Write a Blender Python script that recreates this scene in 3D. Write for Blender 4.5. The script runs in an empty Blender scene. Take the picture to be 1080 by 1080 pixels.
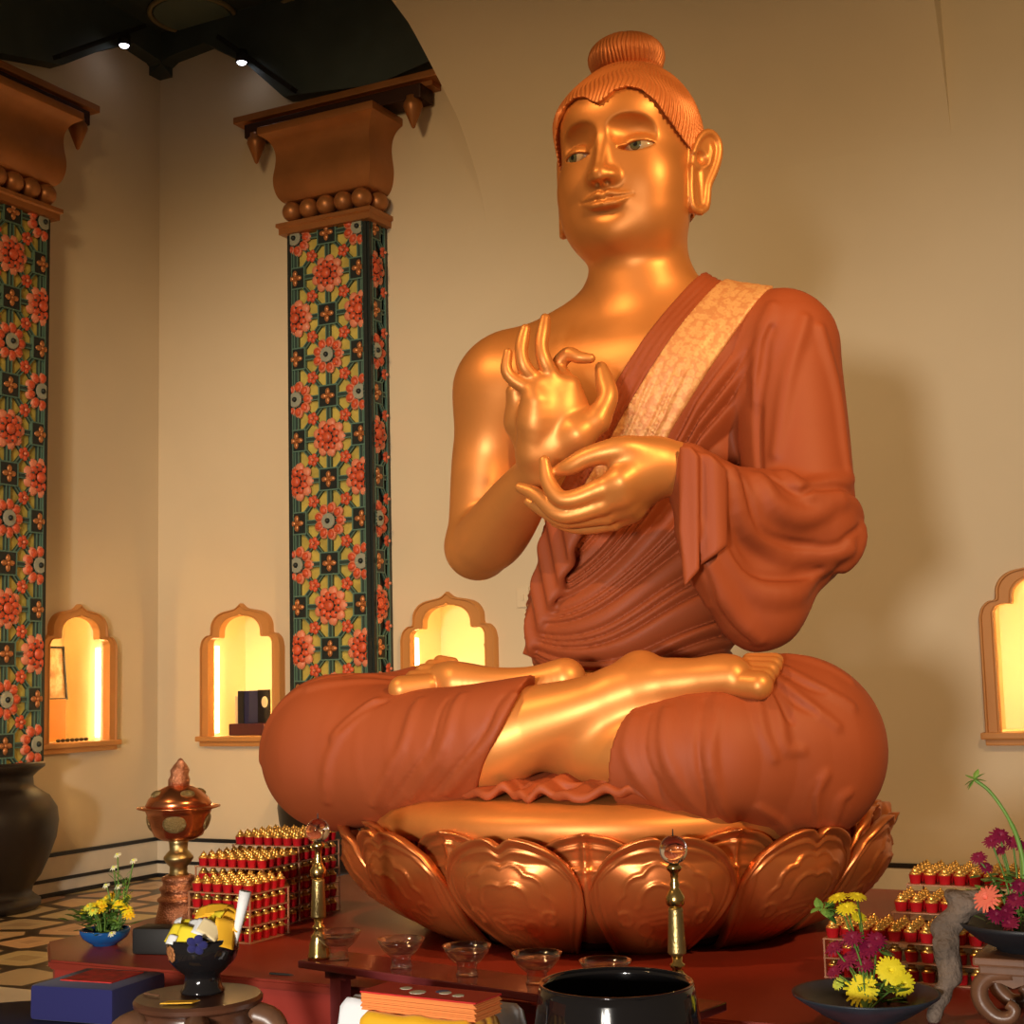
import bpy, bmesh, math, random
import numpy as np
from mathutils import Vector, Matrix, Euler
PI = math.pi
random.seed(7)
RNG = np.random.default_rng(11)
SC = bpy.context.scene
COL = SC.collection

# ------------------------------------------------------------------ objects
def tag(o, label=None, cat=None, group=None, kind=None):
    if label: o['label'] = label
    if cat: o['category'] = cat
    if group: o['group'] = group
    if kind: o['kind'] = kind
    return o

def empty(name, loc=(0, 0, 0), rz=0.0, label=None, cat=None, group=None):
    o = bpy.data.objects.new(name, None)
    COL.objects.link(o)
    o.location = loc
    o.rotation_euler = (0, 0, rz)
    o.empty_display_size = .1
    return tag(o, label, cat, group)

def link(name, me, mats, parent=None, smooth=True):
    o = bpy.data.objects.new(name, me)
    COL.objects.link(o)
    for m in (mats if isinstance(mats, (list, tuple)) else [mats]):
        me.materials.append(m)
    if smooth:
        me.polygons.foreach_set('use_smooth', np.ones(len(me.polygons), bool))
    if parent is not None: o.parent = parent
    return o

def obj(name, bm, mats, parent=None, smooth=False, angle=None):
    me = bpy.data.meshes.new(name)
    bm.normal_update()
    bm.to_mesh(me)
    bm.free()
    o = link(name, me, mats, parent, smooth or angle is not None)
    if angle is not None:
        me.set_sharp_from_angle(angle=math.radians(angle))
    return o

def copy_tree(o, parent=None):
    c = o.copy()
    COL.objects.link(c)
    c.parent = parent
    for ch in list(o.children):
        copy_tree(ch, c)
    return c

# ------------------------------------------------------------------ bmesh shapes
BOX_F = ((0, 2, 3, 1), (4, 5, 7, 6), (0, 1, 5, 4), (2, 6, 7, 3), (0, 4, 6, 2), (1, 3, 7, 5))
def add_box(bm, c, s, rz=0.0, mi=0, bevel=0.0, M=None):
    T = Matrix.Translation(c) @ Matrix.Rotation(rz, 4, 'Z') if M is None else M
    vs = [bm.verts.new(T @ Vector((s[0] * (i - .5), s[1] * (j - .5), s[2] * (k - .5)))) for k in (0, 1) for j in (0, 1) for i in (0, 1)]
    fs = [bm.faces.new([vs[q] for q in f]) for f in BOX_F]
    for f in fs: f.material_index = mi
    if bevel > 0:
        es = list({e for v in vs for e in v.link_edges})
        for f in bmesh.ops.bevel(bm, geom=es, offset=bevel, segments=2, affect='EDGES', profile=.6)['faces']: f.material_index = mi

def add_lathe(bm, prof, c=(0, 0, 0), n=32, mi=0, sx=1.0, sy=1.0, cap=True, M=None):
    rings = []
    T = Matrix.Translation(c) if M is None else M
    for r, z in prof:
        if r < 1e-6:
            rings.append([bm.verts.new(T @ Vector((0, 0, z)))])
        else:
            rings.append([bm.verts.new(T @ Vector((r * sx * math.cos(2 * PI * i / n), r * sy * math.sin(2 * PI * i / n), z))) for i in range(n)])
    for a, b in zip(rings, rings[1:]):
        for i in range(n):
            j = (i + 1) % n
            if len(a) == 1 and len(b) == 1: continue
            if len(a) == 1: f = bm.faces.new((a[0], b[j], b[i]))
            elif len(b) == 1: f = bm.faces.new((a[i], a[j], b[0]))
            else: f = bm.faces.new((a[i], a[j], b[j], b[i]))
            f.material_index = mi
    if cap:
        for q, rev in ((rings[0], True), (rings[-1], False)):
            if len(q) > 2:
                f = bm.faces.new(q[::-1] if rev else q)
                f.material_index = mi
    return rings

def add_tube(bm, pts, rad, n=8, mi=0, closed=False, cap=True):
    pts = [Vector(p) for p in pts]
    if not hasattr(rad, '__len__'): rad = [rad] * len(pts)
    rings = []
    m = len(pts)
    prev = None
    for i, p in enumerate(pts):
        a = pts[(i - 1) % m] if (closed or i > 0) else p
        b = pts[(i + 1) % m] if (closed or i < m - 1) else p
        t = (b - a).normalized()
        if prev is None:
            u = t.cross(Vector((0, 0, 1)))
            if u.length < 1e-3: u = t.cross(Vector((1, 0, 0)))
            u.normalize()
        else:
            u = (prev - t * prev.dot(t)).normalized()
        prev = u
        w = t.cross(u)
        rings.append([bm.verts.new(p + (u * math.cos(2 * PI * k / n) + w * math.sin(2 * PI * k / n)) * rad[i]) for k in range(n)])
    prs = list(zip(rings, rings[1:])) + ([(rings[-1], rings[0])] if closed else [])
    for a, b in prs:
        for k in range(n):
            f = bm.faces.new((a[k], b[k], b[(k + 1) % n], a[(k + 1) % n]))
            f.material_index = mi
    if cap and not closed:
        bm.faces.new(rings[0]).material_index = mi
        bm.faces.new(rings[-1][::-1]).material_index = mi

def add_sphere(bm, c, r, seg=12, rng=8, mi=0, M=None):
    if not hasattr(r, '__len__'): r = (r, r, r)
    T = Matrix.Translation(c) @ Matrix.Diagonal((r[0], r[1], r[2], 1)) if M is None else M
    nv = bm.verts.new; rows = [[nv(T @ Vector((0, 0, -1)))]]
    for j in range(1, rng):
        t = -PI / 2 + PI * j / rng
        rows.append([nv(T @ Vector((math.cos(t) * math.cos(2 * PI * i / seg), math.cos(t) * math.sin(2 * PI * i / seg), math.sin(t)))) for i in range(seg)])
    rows.append([nv(T @ Vector((0, 0, 1)))])
    flip = T.determinant() < 0
    for a, b in zip(rows, rows[1:]):
        for i in range(seg):
            j = (i + 1) % seg
            v = (a[0], b[j], b[i]) if len(a) == 1 else ((a[i], a[j], b[0]) if len(b) == 1 else (a[i], a[j], b[j], b[i]))
            bm.faces.new(v[::-1] if flip else v).material_index = mi

def add_prism(bm, poly, y0, y1, mi=0, M=None):
    """2-D outline (x, z) pushed from y0 to y1."""
    T = M if M is not None else Matrix.Identity(4)
    a = [bm.verts.new(T @ Vector((x, y0, z))) for x, z in poly]
    b = [bm.verts.new(T @ Vector((x, y1, z))) for x, z in poly]
    n = len(poly)
    fs = []
    for i in range(n):
        fs.append(bm.faces.new((a[i], a[(i + 1) % n], b[(i + 1) % n], b[i])))
    fs.append(bm.faces.new(a[::-1]))
    fs.append(bm.faces.new(b))
    for f in fs: f.material_index = mi
    return fs

def smooth_poly(pts, n=6, closed=False):
    """Catmull-Rom through points of any dimension."""
    P = np.array(pts, float)
    m = len(P)
    out = []
    rng = range(m) if closed else range(m - 1)
    for i in rng:
        p0 = P[(i - 1) % m] if (closed or i > 0) else 2 * P[0] - P[1]
        p1 = P[i]
        p2 = P[(i + 1) % m]
        p3 = P[(i + 2) % m] if (closed or i < m - 2) else 2 * P[-1] - P[-2]
        for k in range(n):
            t = k / n
            out.append(.5 * ((2 * p1) + (p2 - p0) * t + (2 * p0 - 5 * p1 + 4 * p2 - p3) * t * t + (3 * p1 - p0 - 3 * p2 + p3) * t ** 3))
    if not closed: out.append(P[-1])
    return np.array(out)

# ------------------------------------------------------------------ signed distance sculpting
def sub(a, b): return (a[0] - b[0], a[1] - b[1], a[2] - b[2])

class Cone:
    """capsule whose radius runs from ra to rb"""
    def __init__(s, a, b, ra, rb):
        s.a = np.array(a, np.float32); s.b = np.array(b, np.float32); s.ra = ra; s.rb = rb
        m = max(ra, rb)
        s.lo = np.minimum(s.a, s.b) - m; s.hi = np.maximum(s.a, s.b) + m
    def __call__(s, X, Y, Z):
        d = s.b - s.a
        L = float(d @ d) + 1e-12
        x, y, z = X - s.a[0], Y - s.a[1], Z - s.a[2]
        t = np.clip((x * d[0] + y * d[1] + z * d[2]) / L, 0, 1)
        return np.sqrt((x - t * d[0]) ** 2 + (y - t * d[1]) ** 2 + (z - t * d[2]) ** 2) - (s.ra + (s.rb - s.ra) * t)

class Path:
    """round tube along a polyline, radius varying from point to point"""
    def __init__(s, pts, rad):
        s.P = np.array(pts, np.float32); s.r = list(rad)
        m = np.array(rad)[:, None]
        s.lo = (s.P - m).min(0); s.hi = (s.P + m).max(0)
    def __call__(s, X, Y, Z):
        o = None
        for i in range(len(s.P) - 1):
            q = Cone(s.P[i], s.P[i + 1], s.r[i], s.r[i + 1])(X, Y, Z)
            o = q if o is None else np.minimum(o, q)
        return o

def rotm(rx=0, ry=0, rz=0):
    return np.array(Euler((math.radians(rx), math.radians(ry), math.radians(rz))).to_matrix(), np.float32)

class Ell:
    def __init__(s, c, r, rot=None):
        s.c = np.array(c, np.float32); s.r = np.array(r, np.float32) if hasattr(r, '__len__') else np.full(3, r, np.float32)
        s.R = rot
        m = s.r if rot is None else np.sqrt(((rot * s.r[None, :]) ** 2).sum(1))
        s.lo = s.c - m; s.hi = s.c + m
    def __call__(s, X, Y, Z):
        x, y, z = X - s.c[0], Y - s.c[1], Z - s.c[2]
        if s.R is not None:
            R = s.R
            x, y, z = R[0, 0] * x + R[1, 0] * y + R[2, 0] * z, R[0, 1] * x + R[1, 1] * y + R[2, 1] * z, R[0, 2] * x + R[1, 2] * y + R[2, 2] * z
        r = s.r
        k0 = np.sqrt((x / r[0]) ** 2 + (y / r[1]) ** 2 + (z / r[2]) ** 2)
        k1 = np.sqrt((x / r[0] ** 2) ** 2 + (y / r[1] ** 2) ** 2 + (z / r[2] ** 2) ** 2)
        return k0 * (k0 - 1) / (k1 + 1e-9)

class Slab:
    """outline in the plane (o, u, v) given thickness th along n = u x v, rounded by r; bend(s,t) shifts it along n"""
    def __init__(s, o, u, v, poly, th, r=.01, bend=None):
        s.o = np.array(o, np.float32)
        s.u = np.array(u, np.float32); s.u /= np.linalg.norm(s.u)
        s.v = np.array(v, np.float32); s.v -= s.u * (s.v @ s.u); s.v /= np.linalg.norm(s.v)
        s.n = np.cross(s.u, s.v)
        s.poly = np.array(poly, np.float32); s.th = th; s.r = r; s.bend = bend
        P = s.o + s.poly[:, :1] * s.u + s.poly[:, 1:] * s.v
        e = th + r + (.12 if bend else 0)
        s.lo = P.min(0) - e; s.hi = P.max(0) + e
    def __call__(s, X, Y, Z):
        x, y, z = X - s.o[0], Y - s.o[1], Z - s.o[2]
        a = x * s.u[0] + y * s.u[1] + z * s.u[2]
        b = x * s.v[0] + y * s.v[1] + z * s.v[2]
        c = x * s.n[0] + y * s.n[1] + z * s.n[2]
        if s.bend is not None: c = c - s.bend(a, b)
        d = np.full(a.shape, 1e9, np.float32); sg = np.ones(a.shape, np.float32)
        P = s.poly; n = len(P)
        for i in range(n):
            p, q = P[i], P[i - 1]
            ex, ey = q[0] - p[0], q[1] - p[1]
            wx, wy = a - p[0], b - p[1]
            t = np.clip((wx * ex + wy * ey) / (ex * ex + ey * ey + 1e-12), 0, 1)
            d = np.minimum(d, (wx - ex * t) ** 2 + (wy - ey * t) ** 2)
            c1 = b >= p[1]; c2 = b < q[1]; c3 = ex * wy > ey * wx
            flip = (c1 & c2 & c3) | (~c1 & ~c2 & ~c3)
            sg = np.where(flip, -sg, sg)
        d2 = sg * np.sqrt(d) + s.r
        w = np.abs(c) - s.th + s.r
        return np.minimum(np.maximum(d2, w), 0) + np.sqrt(np.maximum(d2, 0) ** 2 + np.maximum(w, 0) ** 2) - s.r

class Field:
    def __init__(s): s.ops = []; s.post = []
    def add(s, p, k=.02, op='u'):
        s.ops.append((op, k, p)); return s
    def cut(s, p, k=.01): return s.add(p, k, 's')
    def chain(s, pts, rad, k=.01, op='u', kin=None, spl=0):
        if not hasattr(rad, '__len__'): rad = [rad] * len(pts)
        if spl:
            q = smooth_poly([(*p, r) for p, r in zip(pts, rad)], spl)
            return s.add(Path([tuple(v[:3]) for v in q], [float(v[3]) for v in q]), k, op)
        for i in range(len(pts) - 1):
            s.add(Cone(pts[i], pts[i + 1], rad[i], rad[i + 1]), k if (i == 0 or kin is None) else kin, op)
        return s
    def both(s, fn, cx, k=.02, op='u'):
        for sg in (-1, 1): s.add(fn(sg), k, op)
        return s
    def eval(s, X, Y, Z, lo, hi, mg, post=True):
        d = np.full(X.shape, 9.0, np.float32)
        for op, k, p in s.ops:
            m = mg + k
            if (p.lo - m > hi).any() or (p.hi + m < lo).any(): continue
            q = p(X, Y, Z)
            if op == 'u':
                h = np.maximum(k - np.abs(d - q), 0) / k
                d = np.minimum(d, q) - h * h * k * .25
            else:
                q = -q
                h = np.maximum(k - np.abs(d - q), 0) / k
                d = np.maximum(d, q) + h * h * k * .25
        if post:
            for f in s.post: d = f(X, Y, Z, d)
        return d
    def bounds(s):
        lo = np.min([p.lo for op, k, p in s.ops if op == 'u'], 0); hi = np.max([p.hi for op, k, p in s.ops if op == 'u'], 0)
        return lo - .05, hi + .05

class Group(Field):
    """a field used as one shape inside another; may be cut by planes (point, normal): the side the normal points to goes"""
    def __init__(s, planes=()): super().__init__(); s.planes = planes
    def seal(s):
        s.lo, s.hi = s.bounds(); s.lo += .05; s.hi -= .05
        return s
    def __call__(s, X, Y, Z):
        d = s.eval(X, Y, Z, s.lo, s.hi, 9.)
        for p, n in s.planes:
            n = np.array(n, float); n /= np.linalg.norm(n)
            d = np.maximum(d, (X - p[0]) * n[0] + (Y - p[1]) * n[1] + (Z - p[2]) * n[2])
        return d

def snap(F, pts, it=6, n=4):
    """spline through pts, laid onto the surface of F"""
    P = smooth_poly(pts, n).astype(np.float32)
    lo, hi = P.min(0) - .3, P.max(0) + .3
    e = .004
    ev = lambda q: F.eval(q[:, 0], q[:, 1], q[:, 2], lo, hi, .3, False)
    for _ in range(it):
        d = ev(P)
        g = np.stack([ev(P + e * np.eye(3, dtype=np.float32)[a]) - ev(P - e * np.eye(3, dtype=np.float32)[a]) for a in range(3)], -1)
        g /= np.linalg.norm(g, axis=1)[:, None] + 1e-9
        P = P - g * d[:, None] * .8
    return P, g

def ridge(F, lines, r, k, op='u', depth=.5):
    """raised (or, with op 's', sunken) folds along lines on the surface; r tapers to the ends"""
    laid = [(snap(F, L[0] if isinstance(L, tuple) else L), L[1] if isinstance(L, tuple) else r) for L in lines]
    for (P, g), rr in laid:
        n = len(P); t = np.linspace(0, 1, n)
        R = rr * (.35 + .65 * np.sin(PI * np.clip(t * .9 + .05, 0, 1)) ** .6)
        Q = P - g * (R * depth)[:, None] if op == 'u' else P + g * (R * depth)[:, None]
        F.add(Path([tuple(q) for q in Q], [float(x) for x in R]), k, op)

def mesh_field(F, h, lo=None, hi=None, B=16, slack=.05):
    l0, h0 = F.bounds()
    lo = l0 if lo is None else np.array(lo, float); hi = h0 if hi is None else np.array(hi, float)
    W = B * h
    nb = np.ceil((hi - lo) / W).astype(int)
    ii = np.stack(np.meshgrid(*[np.arange(n) for n in nb], indexing='ij'), -1).reshape(-1, 3)
    # coarse pass in groups of 4x4x4 blocks
    act = []
    rad = W * math.sqrt(3) / 2
    G = 4
    gi = ii // G
    key = gi[:, 0] * 100000 + gi[:, 1] * 300 + gi[:, 2]
    for kk in np.unique(key):
        sel = ii[key == kk]
        c = (lo + (sel + .5) * W).astype(np.float32)
        bl, bh = c.min(0) - W / 2, c.max(0) + W / 2
        d = F.eval(c[:, 0], c[:, 1], c[:, 2], bl, bh, rad + slack)
        act.append(sel[np.abs(d) < rad * 1.12 + slack])
    act = np.concatenate(act)
    g = np.arange(B + 1) * h
    gx, gy, gz = np.meshgrid(g, g, g, indexing='ij')
    D = np.empty((len(act), B + 1, B + 1, B + 1), np.float32)
    for n, b in enumerate(act):
        o = lo + b * W
        D[n] = F.eval((gx + o[0]).astype(np.float32), (gy + o[1]).astype(np.float32), (gz + o[2]).astype(np.float32), o, o + W, .07)
    S = D < 0
    keep = S.any((1, 2, 3)) & ~S.all((1, 2, 3))
    D, S, act = D[keep], S[keep], act[keep]
    # cell vertices
    c8 = [(i, j, k) for i in (0, 1) for j in (0, 1) for k in (0, 1)]
    sl = lambda A, i, j, k: A[:, i:B + i, j:B + j, k:B + k]
    cnt = sum(sl(S, *c).astype(np.int8) for c in c8)
    mix = (cnt > 0) & (cnt < 8)
    n, ci, cj, ck = np.nonzero(mix)
    acc = np.zeros((len(n), 3)); num = np.zeros(len(n))
    for ax in range(3):
        for a in (0, 1):
            for b in (0, 1):
                p = [0, 0, 0]; q = [0, 0, 0]
                o = [x for x in range(3) if x != ax]
                p[o[0]] = q[o[0]] = a; p[o[1]] = q[o[1]] = b; q[ax] = 1
                d0 = D[n, ci + p[0], cj + p[1], ck + p[2]]; d1 = D[n, ci + q[0], cj + q[1], ck + q[2]]
                x = (d0 < 0) != (d1 < 0)
                t = np.where(x, d0 / np.where(x, d0 - d1, 1), 0)
                v = np.tile(np.array(p, float), (len(n), 1)); v[:, ax] = t
                acc[x] += v[x]; num[x] += 1
    base = act[n] * B + np.stack([ci, cj, ck], -1)
    V = lo + (base + acc / num[:, None]) * h
    N = nb * B + 2
    gid = lambda q: ((q[..., 0] + 1) * N[1] + q[..., 1] + 1) * N[2] + q[..., 2] + 1
    ids = gid(base.astype(np.int64))
    order = np.argsort(ids); ids = ids[order]; V = V[order]
    quads = []
    for ax in range(3):
        e0 = S[:, :B, :B, :B]
        p = [0, 0, 0]; p[ax] = 1
        e1 = sl(S, *p)
        n, i, j, k = np.nonzero(e0 != e1)
        cell = act[n] * B + np.stack([i, j, k], -1)
        o1, o2 = [(1, 2), (2, 0), (0, 1)][ax]
        c = [cell.copy() for _ in range(4)]
        c[1][:, o1] -= 1; c[2][:, o1] -= 1; c[2][:, o2] -= 1; c[3][:, o2] -= 1
        q = np.stack([gid(x.astype(np.int64)) for x in c], -1)
        f = e0[n, i, j, k]
        q[~f] = q[~f][:, ::-1]
        quads.append(q)
    Q = np.concatenate(quads)
    ix = np.searchsorted(ids, Q)
    ix = np.clip(ix, 0, len(ids) - 1)
    ok = (ids[ix] == Q).all(1)
    return V, ix[ok]

def field_obj(name, F, h, mats, parent=None, smooth_it=1, lo=None, hi=None, drop=None, origin=None):
    V, Q = mesh_field(F, h, lo, hi)
    if drop is not None:
        kill = drop(V)
        ok = ~kill[Q].all(1)
        Q = Q[ok]
    for _ in range(smooth_it):
        A = np.zeros_like(V); c = np.zeros(len(V))
        for a in range(4):
            for b in (1, 3):
                np.add.at(A, Q[:, a], V[Q[:, (a + b) % 4]]); np.add.at(c, Q[:, a], 1)
        m = c > 0
        V[m] = V[m] * .5 + .5 * A[m] / c[m][:, None]
    used = np.zeros(len(V), bool); used[Q.ravel()] = True
    remap = np.cumsum(used) - 1
    V = V[used]; Q = remap[Q]
    if origin is not None: V = V - np.array(origin)
    me = bpy.data.meshes.new(name)
    me.vertices.add(len(V)); me.vertices.foreach_set('co', V.astype(np.float32).ravel())
    me.loops.add(len(Q) * 4); me.loops.foreach_set('vertex_index', Q.astype(np.int32).ravel())
    me.polygons.add(len(Q))
    me.polygons.foreach_set('loop_start', np.arange(len(Q), dtype=np.int32) * 4)
    try: me.polygons.foreach_set('loop_total', np.full(len(Q), 4, np.int32))
    except Exception: pass
    me.update(calc_edges=True); me.validate()
    return link(name, me, mats, parent)

def vnoise(X, Y, Z, f, seed=0):
    """cheap smooth noise: a few incommensurate sines"""
    s = seed * 1.7
    return (np.sin(f * (X * 1.0 + Y * .7 + Z * .4) + s) + np.sin(f * (X * -.6 + Y * 1.1 + Z * .5) + 2.1 * s + 1) + np.sin(f * (X * .3 - Y * .5 + Z * 1.2) + .6 * s + 2)) / 3

CAMM = Matrix(((0.885492, 0.073947, 0.458734, 1.823000), (0.464044, -0.090090, -0.881219, -4.237000), (-0.023836, 0.993185, -0.114089, 1.300000), (0.000000, 0.000000, 0.000000, 1.000000)))

# ------------------------------------------------------------------ materials
M = {}
def mat(name, col, rough=.5, metal=0.0, bump=None, mottle=None, **kw):
    """bump = (scale, strength, distance); mottle = (scale, amount) varies the colour a little"""
    m = bpy.data.materials.new(name)
    m.use_nodes = True
    nt = m.node_tree
    b = nt.nodes['Principled BSDF']
    b.inputs['Base Color'].default_value = (*col, 1)
    b.inputs['Roughness'].default_value = rough
    b.inputs['Metallic'].default_value = metal
    for k, v in kw.items():
        b.inputs[k].default_value = v
    if bump or mottle:
        tc = nt.nodes.new('ShaderNodeTexCoord')
    if mottle:
        n = nt.nodes.new('ShaderNodeTexNoise'); n.inputs['Scale'].default_value = mottle[0]; n.inputs['Detail'].default_value = 5
        nt.links.new(tc.outputs['Object'], n.inputs['Vector'])
        r = nt.nodes.new('ShaderNodeValToRGB')
        a = mottle[1]
        r.color_ramp.elements[0].position = .3; r.color_ramp.elements[1].position = .7
        r.color_ramp.elements[0].color = (*[c * (1 - a) for c in col], 1)
        r.color_ramp.elements[1].color = (*[min(c * (1 + a), 1) for c in col], 1)
        nt.links.new(n.outputs['Fac'], r.inputs['Fac']); nt.links.new(r.outputs['Color'], b.inputs['Base Color'])
    if bump:
        n = nt.nodes.new('ShaderNodeTexNoise'); n.inputs['Scale'].default_value = bump[0]; n.inputs['Detail'].default_value = 4
        nt.links.new(tc.outputs['Object'], n.inputs['Vector'])
        bp = nt.nodes.new('ShaderNodeBump'); bp.inputs['Strength'].default_value = bump[1]; bp.inputs['Distance'].default_value = bump[2]
        nt.links.new(n.outputs['Fac'], bp.inputs['Height']); nt.links.new(bp.outputs['Normal'], b.inputs['Normal'])
    M[name] = m
    return m

def glow(name, col, strength):
    m = mat(name, col)
    b = m.node_tree.nodes['Principled BSDF']
    b.inputs['Emission Color'].default_value = (*col, 1)
    b.inputs['Emission Strength'].default_value = strength
    return m

STATUE_H = .0045
mat('gold_skin', (.68, .262, .062), .43, .50, mottle=(3.5, .08), bump=(60, .06, .003))
mat('hair_gold', (.62, .20, .05), .48, .35)
mat('robe', (.30, .062, .016), .62, .0, mottle=(2.2, .10), bump=(420, .12, .0015), **{'Specular IOR Level': .35})
mat('brocade_plain', (.72, .33, .11), .5, .25)
mat('eye_white', (.62, .58, .46), .22)
mat('eye_line', (.05, .02, .012), .5)
mat('throne_gold', (.58, .17, .045), .33, .70, mottle=(5, .14), bump=(30, .06, .004))
mat('cushion_gold', (.62, .215, .048), .46, .55, mottle=(6, .12), bump=(14, .12, .006))
mat('dark_bronze', (.05, .018, .010), .5, .4)
mat('wall_cream', (.74, .62, .43), .85, bump=(140, .10, .003), mottle=(.9, .04))
mat('spandrel_cream', (.74, .62, .43), .85, bump=(140, .10, .003))
mat('niche_frame', (.60, .27, .075), .50, .10, bump=(40, .06, .002))
mat('niche_plaster', (.85, .70, .42), .8)
mat('capital_gold', (.42, .17, .055), .40, .45, mottle=(4, .15))
mat('ceiling_dark', (.045, .062, .056), .7, mottle=(2, .3))
mat('ceiling_teal', (.13, .18, .145), .6)
mat('ceiling_gold', (.26, .21, .10), .6)
mat('slot_black', (.006, .006, .006), .6)
mat('panel_olive', (.52, .42, .09), .5, mottle=(9, .25))
mat('lattice_green', (.030, .058, .050), .42)
mat('lattice_line', (.10, .20, .155), .45)
mat('edge_dark', (.012, .020, .020), .4)
mat('flower_red', (.62, .095, .035), .42, mottle=(30, .25))
mat('flower_pink', (.74, .25, .14), .42)
mat('flower_silver', (.40, .44, .36), .3, .3)
mat('flower_gold', (.50, .20, .07), .35, .4)
mat('urn_black', (.012, .007, .005), .42, .0)
mat('stone_cream', (.72, .64, .50), .35, mottle=(5, .08))
mat('stone_black', (.012, .012, .014), .3)
mat('altar_red', (.24, .028, .014), .42, mottle=(3, .18))
mat('altar_red_front', (.32, .030, .018), .5)
mat('bench_maroon', (.16, .028, .030), .16, mottle=(6, .15))
mat('brass', (.72, .50, .18), .22, 1.0)
mat('brass_dull', (.48, .36, .15), .35, .95, bump=(260, .35, .003))
mat('copper', (.66, .24, .10), .24, .95, bump=(60, .10, .003))
mat('copper_hammered', (.55, .24, .13), .30, .9, bump=(190, .9, .006))
mat('bronze_patch', (.36, .28, .12), .35, .9, bump=(220, 1.0, .008))
mat('cup_red', (.46, .008, .014), .35)
mat('lid_gold', (.82, .50, .13), .30, .80)
mat('tray', (.38, .18, .10), .3)
mat('bowl_blue', (.010, .10, .34), .22)
mat('velvet_blue', (.014, .014, .11), .9, **{'Sheen Weight': .12})
mat('velvet_red', (.58, .020, .014), .7, mottle=(40, .4))
mat('cloth_navy', (.018, .018, .07), .9)
mat('lacquer_black', (.010, .009, .010), .10, **{'Coat Weight': .5})
mat('wood_dark', (.085, .032, .016), .32, mottle=(9, .35))
mat('wood_stand', (.17, .078, .040), .35, mottle=(14, .3))
mat('paper_yellow', (.90, .70, .03), .7)
mat('paper_orange', (.92, .48, .02), .7)
mat('paper_white', (.82, .82, .80), .7)
mat('paper_cream', (.90, .72, .40), .7)
mat('petal_yellow', (.92, .78, .02), .6)
mat('petal_deep_yellow', (.90, .58, .01), .6)
mat('petal_white', (.88, .90, .66), .6)
mat('petal_lime', (.74, .82, .10), .6)
mat('petal_crimson', (.24, .006, .050), .55)
mat('petal_coral', (.90, .20, .13), .6)
mat('leaf_green', (.050, .14, .022), .5, mottle=(20, .3))
mat('leaf_light', (.18, .36, .06), .5)
mat('stem_green', (.12, .24, .04), .55)
mat('bowl_slate', (.025, .036, .052), .45, mottle=(20, .2))
mat('bowl_black', (.016, .017, .022), .5)
mat('driftwood', (.17, .125, .095), .85, mottle=(11, .45), bump=(40, .9, .02))
mat('book_cover', (.62, .020, .020), .5)
mat('book_pages', (.86, .26, .06), .7)
mat('cloth_yellow', (.92, .47, .008), .7, **{'Sheen Weight': .2})
mat('frame_black', (.02, .014, .01), .4)
mat('picture_orange', (.85, .33, .06), .6)
mat('maroon_box', (.07, .006, .012), .4)
mat('twig', (.05, .03, .01), .7)
glow('led_warm', (1.0, .70, .30), 24)
glow('spot_lens', (.9, .88, 1.0), 9)
mat('glass', (.96, .90, .84), .03, **{'Transmission Weight': 1.0, 'IOR': 1.45})
mat('crystal', (.98, .97, 1.0), .0, **{'Transmission Weight': 1.0, 'IOR': 1.52})
mat('water', (1, .95, .9), .0, **{'Transmission Weight': 1.0, 'IOR': 1.33})

def nodes(name):
    nt = M[name].node_tree
    return nt, nt.nodes['Principled BSDF'], lambda t: nt.nodes.new('ShaderNode' + t), nt.links.new

def ramp(nt, stops, inter='LINEAR'):
    r = nt.nodes.new('ShaderNodeValToRGB'); cr = r.color_ramp; cr.interpolation = inter
    while len(cr.elements) < len(stops): cr.elements.new(.5)
    for e, (p, c) in zip(cr.elements, stops):
        e.position = p; e.color = (*c, 1)
    return r

def make_brocade():
    mat('brocade', (.72, .33, .10), .5, .2)
    nt, b, N, L = nodes('brocade')
    tc = N('TexCoord'); v = N('TexVoronoi'); v.inputs['Scale'].default_value = 46
    v2 = N('TexVoronoi'); v2.inputs['Scale'].default_value = 120
    L(tc.outputs['Object'], v.inputs['Vector']); L(tc.outputs['Object'], v2.inputs['Vector'])
    ad = N('Math'); ad.operation = 'MULTIPLY_ADD'; ad.inputs[1].default_value = .45; L(v2.outputs['Distance'], ad.inputs[0]); L(v.outputs['Distance'], ad.inputs[2])
    r = ramp(nt, [(.12, (.50, .17, .06)), (.30, (.68, .32, .11)), (.62, (.74, .39, .14)), (.9, (.62, .26, .09))]); L(ad.outputs[0], r.inputs['Fac'])
    L(r.outputs['Color'], b.inputs['Base Color'])
    bp = N('Bump'); bp.inputs['Strength'].default_value = .35; bp.inputs['Distance'].default_value = .003
    L(ad.outputs[0], bp.inputs['Height']); L(bp.outputs['Normal'], b.inputs['Normal'])
make_brocade()

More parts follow.
